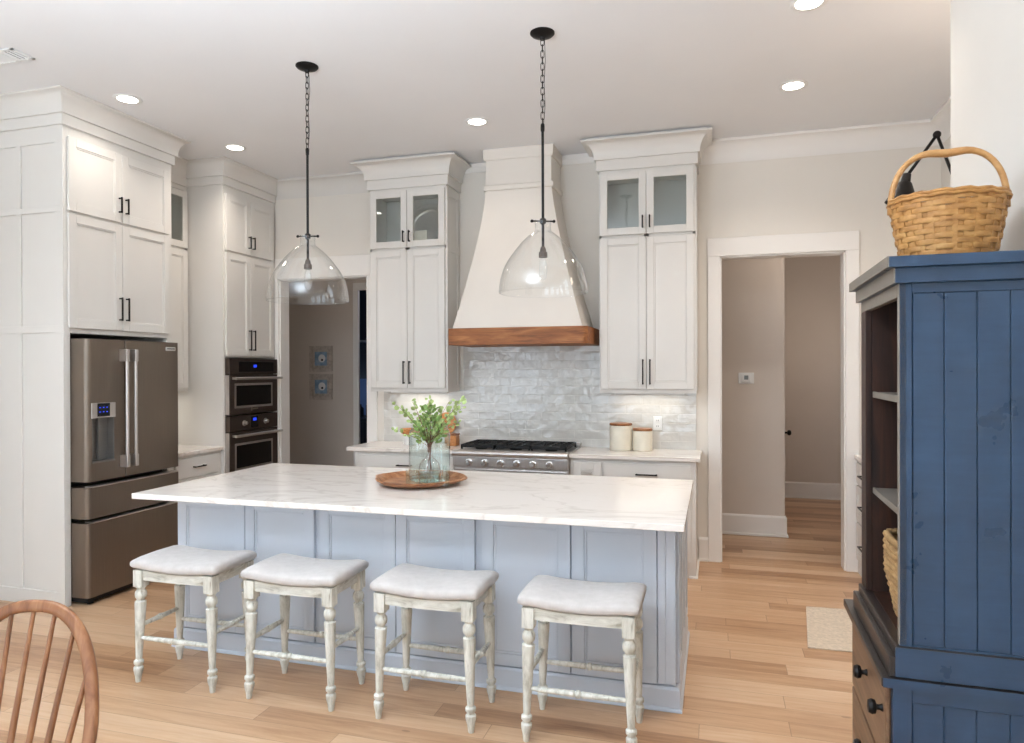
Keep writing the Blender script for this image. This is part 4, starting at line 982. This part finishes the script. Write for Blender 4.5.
def pt_lamp(loc, e, col, r=0.1):  # points without fixtures, added to brighten the halls and pantry
    d = bpy.data.lights.new('unseen_lamp', 'POINT'); d.energy = e; d.color = col; d.shadow_soft_size = r
    o = bpy.data.objects.new('unseen_lamp', d); COL.objects.link(o); o.location = loc
pt_lamp((1.32, 3.75, 2.75), 5, (1.0, 0.84, 0.70), 0.15)  # unseen warm lamp behind the partition, no fixture built
pt_lamp((-4.75, 8.2, 1.30), 2.2, (0.5, 0.68, 1.0), 0.05)
pt_lamp((-3.9, 7.95, 2.75), 2, (0.6, 0.75, 1.0))
pt_lamp((-3.6, 6.8, 2.85), 1.8, (1.0, 0.92, 0.84))
pt_lamp((1.0, 6.45, 2.7), 3.6, (1.0, 0.90, 0.82))
pt_lamp((1.3, 8.1, 1.9), 3.2, (1.0, 0.92, 0.86), 0.2)

# ------------------------------------------------------------------ right side: drawer base, sconce, mat
FD = Face('-x', 1.062)
dc = thing('drawer_cabinet', 'white drawer cabinet with dark pulls beside the right doorway', 'cabinet', (1.35, 5.1, 0))
MB().box(1.062, RX - 0.002, 4.30, WY - 0.025, 0.0, 0.882).build('body', 'cab', dc)
for u0, u1 in ((5.28, 5.88), (4.65, 5.25)):
    for v0, v1 in ((0.705, 0.86), (0.42, 0.685), (0.12, 0.40)): drawer(FD, dc, u0, u1, v0, v1, 0.16, flat=False)
tag(MB().box(1.035, RX - 0.001, 4.28, WY - 0.023, 0.883, 0.914).build('countertop', 'quartz', bevel=0.003), 'white countertop on the drawer cabinet beside the right doorway', 'countertop')
LY = 4.5
sc = thing('swing_arm_sconce', 'black swing-arm wall lamp with cone shade behind the wicker basket', 'wall lamp', (RX, LY, 2.33))
MB().lathe([(0.06, 0.0005), (0.06, 0.015), (0.02, 0.02), (0.012, 0.06), (0.001, 0.06)], (RX, LY, 2.33), 24, (-1, 0, 0)).build('wall_plate', 'black', sc, smooth=True)
J1, J2, J3 = Vector((1.415, LY, 2.33)), Vector((1.222, LY, 2.918)), Vector((1.066, LY, 2.69))
MB().tube([(RX - 0.05, LY, 2.33), J1, J2], 0.009, 8).build('lower_arm', 'black', sc, smooth='all')
MB().tube([J2, J3], 0.009, 8).build('upper_arm', 'black', sc, smooth='all')
for J_, r_ in ((J2, 0.022), (J1, 0.018)): MB().sphere(J_, r_).build('pivot', 'black', sc, smooth='all')
axd = Vector((-0.18, 0, -1)).normalized()
sh = MB().lathe([(0.012, -0.02), (0.022, -0.015), (0.026, 0.03), (0.034, 0.035), (0.088, 0.155), (0.086, 0.156), (0.030, 0.04), (0.012, 0.035)], J3, 28, axd, cap=False).build('lamp_shade', 'black', sc, smooth=True)
MB().lathe([(0.012, 0.04), (0.02, 0.06), (0.03, 0.1), (0.03, 0.125), (0.02, 0.145), (0.001, 0.152)], J3, 18, axd).build('bulb', 'lampglow', sc, smooth=True)
d = bpy.data.lights.new('sconce_lamp', 'SPOT'); d.energy = 22; d.color = (1.0, 0.87, 0.72); d.spot_size = math.radians(75); d.spot_blend = 0.4; d.shadow_soft_size = 0.03
o = bpy.data.objects.new('sconce_lamp', d); COL.objects.link(o); o.location = J3 + axd * 0.16; o.rotation_euler = axd.to_track_quat('-Z', 'Y').to_euler()
b = MB(); b.prism([(0.50, 4.235), (1.00, 4.24), (1.04, 4.98), (0.575, 4.955)], 0.0005, 0.009); tag(b.build('door_mat', 'mat', bevel=0.003), 'small beige woven mat on the floor before the drawer cabinet', 'mat')

# ------------------------------------------------------------------ armoire (local: u = along front, v = towards the wall)
AR = math.radians(1.3)
# local x = v (depth, +X), local y = u (+Y)
ar = thing('armoire', 'blue-painted hutch with open walnut shelves against the right wall', 'hutch', (0.5245, 2.30, 0), -AR, local=True)
D, W = 0.395, 0.622
b = MB()
# near side panel: frame plus planks with grooves
b.box(0, 0.034, 0, 0.02, 0.70, 1.835); b.box(0.362, D, 0, 0.02, 0.70, 1.835); b.box(0.034, 0.362, 0, 0.02, 1.806, 1.835); b.box(0.034, 0.362, 0, 0.02, 0.70, 0.765)
pw = 0.0832
for i in range(4): b.box(0.0355 + i * pw + 0.001, 0.0355 + (i + 1) * pw - 0.0015, 0.004, 0.02, 0.765, 1.806)
b.box(0.034, 0.362, 0.010, 0.019, 0.765, 1.806)
b.build('side_panel', 'blue', ar, bevel=0.0015, seg=1)
MB().box(0, D, W - 0.02, W, 0.70, 1.835).build('side_panel', 'blue', ar)
b = MB(); b.box(D - 0.015, D - 0.002, 0.02, W - 0.02, 0.70, 1.83); b.box(0.02, D - 0.015, 0.02, 0.024, 0.76, 1.80); b.box(0.02, D - 0.015, W - 0.085, W - 0.02, 0.70, 1.83); b.box(0.02, D - 0.015, 0.024, W - 0.085, 0.70, 0.762)
b.build('inner_lining', 'walnut', ar)
b = MB(); b.box(-0.002, 0.02, 0, 0.017, 0.762, 1.835); b.box(-0.002, 0.02, 0.017, W, 1.795, 1.835); b.build('face_frame', 'armfront', ar, bevel=0.002)
MB().box(-0.002, 0.02, 0.535, W, 0.762, 1.795).build('far_stile', 'walnut', ar, bevel=0.002)
for z in (1.480, 1.127):
    MB().box(0.03, D - 0.015, 0.024, W - 0.085, z, z + 0.016).box(0.022, 0.03, 0.024, W - 0.085, z - 0.004, z + 0.018).build('shelf', 'armfront', ar, bevel=0.001, seg=1)
MB().box(0.0, D, 0, W, 1.835, 1.842).build('top_board', 'walnut', ar)
def skirt(p, side_mat, front_mat, name, z0, z1):
    # near, far and top in blue; front lip in worn taupe
    MB().box(-p + 0.004, D, -p, W + p, z0, z1).build(name, side_mat, ar, bevel=0.002)
    MB().box(-p, -p + 0.0045, -p + 0.0005, W + p, z0, z1).build(name + '_front', front_mat, ar)
skirt(0.018, 'blue', 'armfront', 'cornice', 1.835, 1.880)
skirt(0.038, 'blue', 'armfront', 'cornice_top', 1.880, 1.912)
# waist mouldings and lower chest
MB().box(-0.012, D, -0.008, W + 0.008, 0.728, 0.7605).build('waist_moulding', 'armdark', ar, bevel=0.004)
MB().box(-0.030, D, -0.012, W + 0.012, 0.668, 0.730).build('waist_board', 'armdark', ar, bevel=0.004)
MB().box(-0.014, D, -0.014, -0.0125, 0.672, 0.758).build('waist_side', 'blue', ar)
MB().box(-0.052, D, -0.022, W + 0.100, 0.640, 0.668).build('chest_top', 'armdark', ar, bevel=0.004)
MB().box(-0.048, D, -0.0235, -0.0215, 0.640, 0.667).build('chest_top_edge', 'blue', ar)
b = MB(); b.box(-0.02, D, 0.012, W + 0.02, 0.06, 0.64); b.build('chest_body', 'armdark', ar)
b = MB(); b.box(-0.02, 0.03, -0.012, 0.012, 0.0, 0.64); b.box(0.36, D, -0.012, 0.012, 0, 0.64); b.box(0.03, 0.36, -0.012, 0.012, 0.60, 0.64); b.box(0.03, 0.36, -0.012, 0.012, 0.06, 0.13); b.box(0.03, 0.36, -0.002, 0.012, 0.13, 0.60)
for i in range(4): b.box(0.032 + i * 0.0825, 0.032 + (i + 1) * 0.0825 - 0.002, -0.006, 0.0, 0.13, 0.60)
b.build('chest_side_panel', 'blue', ar, bevel=0.0015, seg=1)
for z0, z1, zk in ((0.378, 0.632, 0.545), (0.10, 0.368, 0.29)):
    dd = MB().box(-0.036, -0.0205, 0.014, W - 0.004, z0, z1).build('drawer', 'walnut_front', ar, bevel=0.004)
    for u in (0.055, 0.312):
        MB().lathe([(0.012, 0), (0.008, 0.008), (0.008, 0.016), (0.02, 0.020), (0.023, 0.030), (0.018, 0.04), (0.001, 0.043)], (-0.036, u, zk), 18, (-1, 0, 0)).build('knob', 'black', dd, smooth=True)
b = MB(); b.box(-0.024, -0.020, W - 0.002, W + 0.02, 0.0, 0.64); b.box(D - 0.05, D, W - 0.03, W + 0.02, 0, 0.06); b.box(-0.02, 0.03, W - 0.03, W + 0.02, 0, 0.06); b.build('far_leg', 'blue', ar)

# splint basket on top
def woven(mb, cx, cy, z0, z1, rx0, ry0, rx1, ry1, rows, stakes, amp, band=0.95, curve=0.0, flip=True):
    seg = stakes * 4
    for r in range(rows):
        za = z0 + (z1 - z0) * (r + 0.5 - band / 2) / rows; zb = z0 + (z1 - z0) * (r + 0.5 + band / 2) / rows
        rr = []
        for i in range(seg):
            a = 2 * PI * i / seg; ph = math.cos(PI * i / 4 + (PI * r if flip else 0)) ; off = amp * math.copysign(abs(ph) ** 0.6, ph); ring = []
            for dz, do in ((0, 0.0), (0.10, amp * 0.22), (0.5, amp * 0.30), (0.90, amp * 0.22), (1, 0.0), (1, -amp * 1.0), (0, -amp * 1.0)):
                z = za + (zb - za) * dz; f_ = (z - z0) / (z1 - z0); f_ = f_ + curve * f_ * (1 - f_)
                ax_ = rx0 + (rx1 - rx0) * f_ + off + do; ay_ = ry0 + (ry1 - ry0) * f_ + off + do
                ring.append((cx + ax_ * math.cos(a), cy + ay_ * math.sin(a), z))
            rr.append(ring)
        rr.append(rr[0]); n = len(rr[0])
        vs = [[mb.bm.verts.new(p_) for p_ in q_] for q_ in rr[:-1]]; vs.append(vs[0])
        for A, B in zip(vs, vs[1:]):
            for i in range(n): mb.bm.faces.new((A[i], A[(i + 1) % n], B[(i + 1) % n], B[i]))
BKX, BKY, BKZ = 0.720, 2.545, 1.912
bk = thing('wicker_basket', 'honey-coloured splint basket with bent hoop handle on top of the blue hutch', 'basket', (BKX, BKY, BKZ))
b = MB(); woven(b, BKX, BKY, BKZ + 0.006, BKZ + 0.207, 0.128, 0.112, 0.165, 0.138, 12, 17, 0.0034, 1.0, 0.35); b.build('woven_body', 'wicker', bk, smooth='all')
b = MB()
for i in range(30):
    a = 2 * PI * (i + 0.0) / 30; ca, sa = math.cos(a), math.sin(a); w_ = 0.0075
    t_ = Vector((-sa, ca, 0))
    lo = Vector((BKX + 0.128 * ca, BKY + 0.112 * sa, BKZ + 0.004)); hi = Vector((BKX + 0.165 * ca, BKY + 0.138 * sa, BKZ + 0.208))
    md = lo.lerp(hi, 0.5) + Vector((ca, sa, 0)) * 0.0032
    b.rings([[p_ - t_ * w_ + Vector((ca, sa, 0)) * -0.001, p_ + t_ * w_ + Vector((ca, sa, 0)) * -0.001, p_ + t_ * w_ + Vector((ca, sa, 0)) * 0.001, p_ - t_ * w_ + Vector((ca, sa, 0)) * 0.001] for p_ in (lo, md, hi)])
b.build('stakes', 'wicker', bk)
b = MB()
for dr_, dz_ in ((0.004, 0.0), (-0.004, 0.004), (0.001, 0.010)):
    b.tube([(BKX + (0.165 + dr_) * math.cos(2 * PI * i / 48), BKY + (0.138 + dr_) * math.sin(2 * PI * i / 48), BKZ + 0.207 + dz_ + 0.0025 * math.sin(i * 2.1)) for i in range(48)], 0.0062, 6, close=True)
b.build('rim', 'wicker', bk, smooth='all')
MB().lathe([(0.001, 0.0005), (0.125, 0.0005), (0.128, 0.004), (0.001, 0.007)], (BKX, BKY, BKZ), 30).build('base', 'wicker', bk)
b = MB(); rr = []
for i in range(29):
    t = -1 + 2 * i / 28; a = math.pi * (1 - (i / 28))
    x = 0.163 * math.copysign(abs(math.cos(a)) ** 0.75, math.cos(a)); z = 0.178 + 0.198 * abs(math.sin(a)) ** 0.8 - 0.012 * math.exp(-(x / 0.05) ** 2)
    r_ = 0.0095 + 0.004 * math.exp(-(x / 0.06) ** 2)
    rr.append((x, z, r_))
rot = Matrix.Rotation(math.radians(-4), 3, 'Z')
b.tube([Vector((BKX, BKY, BKZ)) + rot @ Vector((x, 0, 0)) + Vector((0, 0, z)) for x, z, r_ in rr], [q_[2] for q_ in rr], 10)
b.build('handle', 'wickerdark', bk, smooth='all')

# rope basket on the lowest shelf
sx_, sy__, sz_ = 0.704, 2.512, 0.7625
sb = thing('seagrass_basket', 'coiled seagrass basket on the lowest shelf of the hutch', 'basket', (sx_, sy__, sz_))
b = MB()
for r in range(13):
    f_ = r / 12; rx_ = 0.118 + 0.030 * math.sin(f_ * PI * 0.62); ry_ = rx_ * 1.17
    b.tube([(sx_ + (rx_ + 0.003 * math.sin(i * 1.9 + r)) * math.copysign(abs(math.cos(2 * PI * i / 56)) ** 0.42, math.cos(2 * PI * i / 56)), sy__ + (ry_ + 0.003 * math.sin(i * 1.9 + r)) * math.copysign(abs(math.sin(2 * PI * i / 56)) ** 0.42, math.sin(2 * PI * i / 56)), sz_ + 0.011 + r * 0.0205) for i in range(56)], [0.0115 + 0.002 * math.sin(i * 1.9) for i in range(56)], 7, close=True)
b.build('coils', 'seagrass', sb, smooth='all')
MB().box(sx_ - 0.10, sx_ + 0.10, sy__ - 0.11, sy__ + 0.11, sz_ + 0.0005, sz_ + 0.012).build('base', 'seagrass', sb)

# ------------------------------------------------------------------ windsor chair (local: faces -y)
ch = thing('windsor_chair', 'golden oak hoop-back spindle chair in the near left corner', 'chair', (-1.696, 1.155, 0), math.radians(16), local=True)
SEAT = 0.45; rake = math.tan(math.radians(16)); zb = SEAT
b = MB(); rr = []
for z, s_ in ((SEAT - 0.040, 0.86), (SEAT - 0.022, 1.0), (SEAT - 0.008, 1.0), (SEAT, 0.97)):
    rr.append([(0.225 * s_ * math.copysign(abs(math.cos(a)) ** 0.8, math.cos(a)), 0.21 * s_ * math.copysign(abs(math.sin(a)) ** 0.8, math.sin(a)), z) for a in [2 * PI * i / 40 for i in range(40)]])
rr.append([(x * 0.3, y * 0.3, SEAT - 0.012) for x, y, z in rr[-1]])
b.rings(rr); b.build('seat', 'chair', ch, smooth=True)
def back_y(z): return 0.165 + (z - SEAT) * rake
HH, HW = 0.500, 0.212
def hoop(t):                         # t in 0..1
    a = PI * t; x = -HW * math.copysign(abs(math.cos(a)) ** 0.8, math.cos(a)); zz = abs(math.sin(a)) ** 0.72 * HH
    k_ = min(1, zz / 0.24); x *= 0.80 + 0.20 * math.sin(k_ * PI / 2)
    return x, SEAT - 0.005 + zz
pts = [hoop(i / 48) for i in range(49)]
b = MB(); rr = []
for i, (x, z) in enumerate(pts):
    p_ = Vector((x, back_y(z), z)); a0 = pts[max(i - 1, 0)]; a1 = pts[min(i + 1, 48)]
    t_ = Vector((a1[0] - a0[0], back_y(a1[1]) - back_y(a0[1]), a1[1] - a0[1])).normalized(); n_ = Vector((0, 1, -rake)).normalized(); o_ = t_.cross(n_).normalized()
    rr.append([p_ + o_ * (0.0165 * math.copysign(abs(math.cos(q_)) ** 0.6, math.cos(q_))) + n_ * (0.011 * math.copysign(abs(math.sin(q_)) ** 0.6, math.sin(q_))) for q_ in [2 * PI * k_ / 12 for k_ in range(12)]])
b.rings(rr); b.build('hoop_back', 'chair', ch, smooth='all')
for i in range(7):
    u = (i - 3) / 3; xb = u * 0.125; xt = u * 0.178
    zt = max(z for x, z in pts if True and abs(x - xt) < 0.02) - 0.010
    p0_, p1_ = Vector((xb, back_y(SEAT) - 0.004, SEAT - 0.006)), Vector((xt, back_y(zt), zt)); d = p1_ - p0_; L = d.length
    MB().lathe([(0.006, 0), (0.0085, 0.25 * L), (0.0085, 0.4 * L), (0.0055, L)], p0_, 10, d).build('spindle', 'chair', ch, smooth=True)
lg = {}
for sx in (-1, 1):
    for sy in (-1, 1):
        f_, h_ = Vector((sx * 0.205, sy * 0.19 + 0.01, 0)), Vector((sx * 0.13, sy * 0.115, SEAT - 0.03)); d = h_ - f_; L = d.length; lg[sx, sy] = (f_, h_)
        MB().lathe([(0.012, 0), (0.013, 0.12 * L), (0.017, 0.3 * L), (0.019, 0.42 * L), (0.013, 0.46 * L), (0.019, 0.5 * L), (0.02, 0.7 * L), (0.015, L)], f_, 14, d).build('leg', 'chair', ch, smooth=True)
def mid_(k_, s_): return lg[k_][0].lerp(lg[k_][1], s_)
for sx in (-1, 1):
    a_, c_ = mid_((sx, -1), 0.4), mid_((sx, 1), 0.4); d = c_ - a_; L = d.length
    MB().lathe([(0.008, 0), (0.013, 0.5 * L), (0.008, L)], a_, 10, d).build('stretcher', 'chair', ch, smooth=True)
a_ = (mid_((-1, -1), 0.4) + mid_((-1, 1), 0.4)) / 2; c_ = (mid_((1, -1), 0.4) + mid_((1, 1), 0.4)) / 2; d = c_ - a_; L = d.length
MB().lathe([(0.008, 0), (0.013, 0.5 * L), (0.008, L)], a_, 10, d).build('stretcher', 'chair', ch, smooth=True)
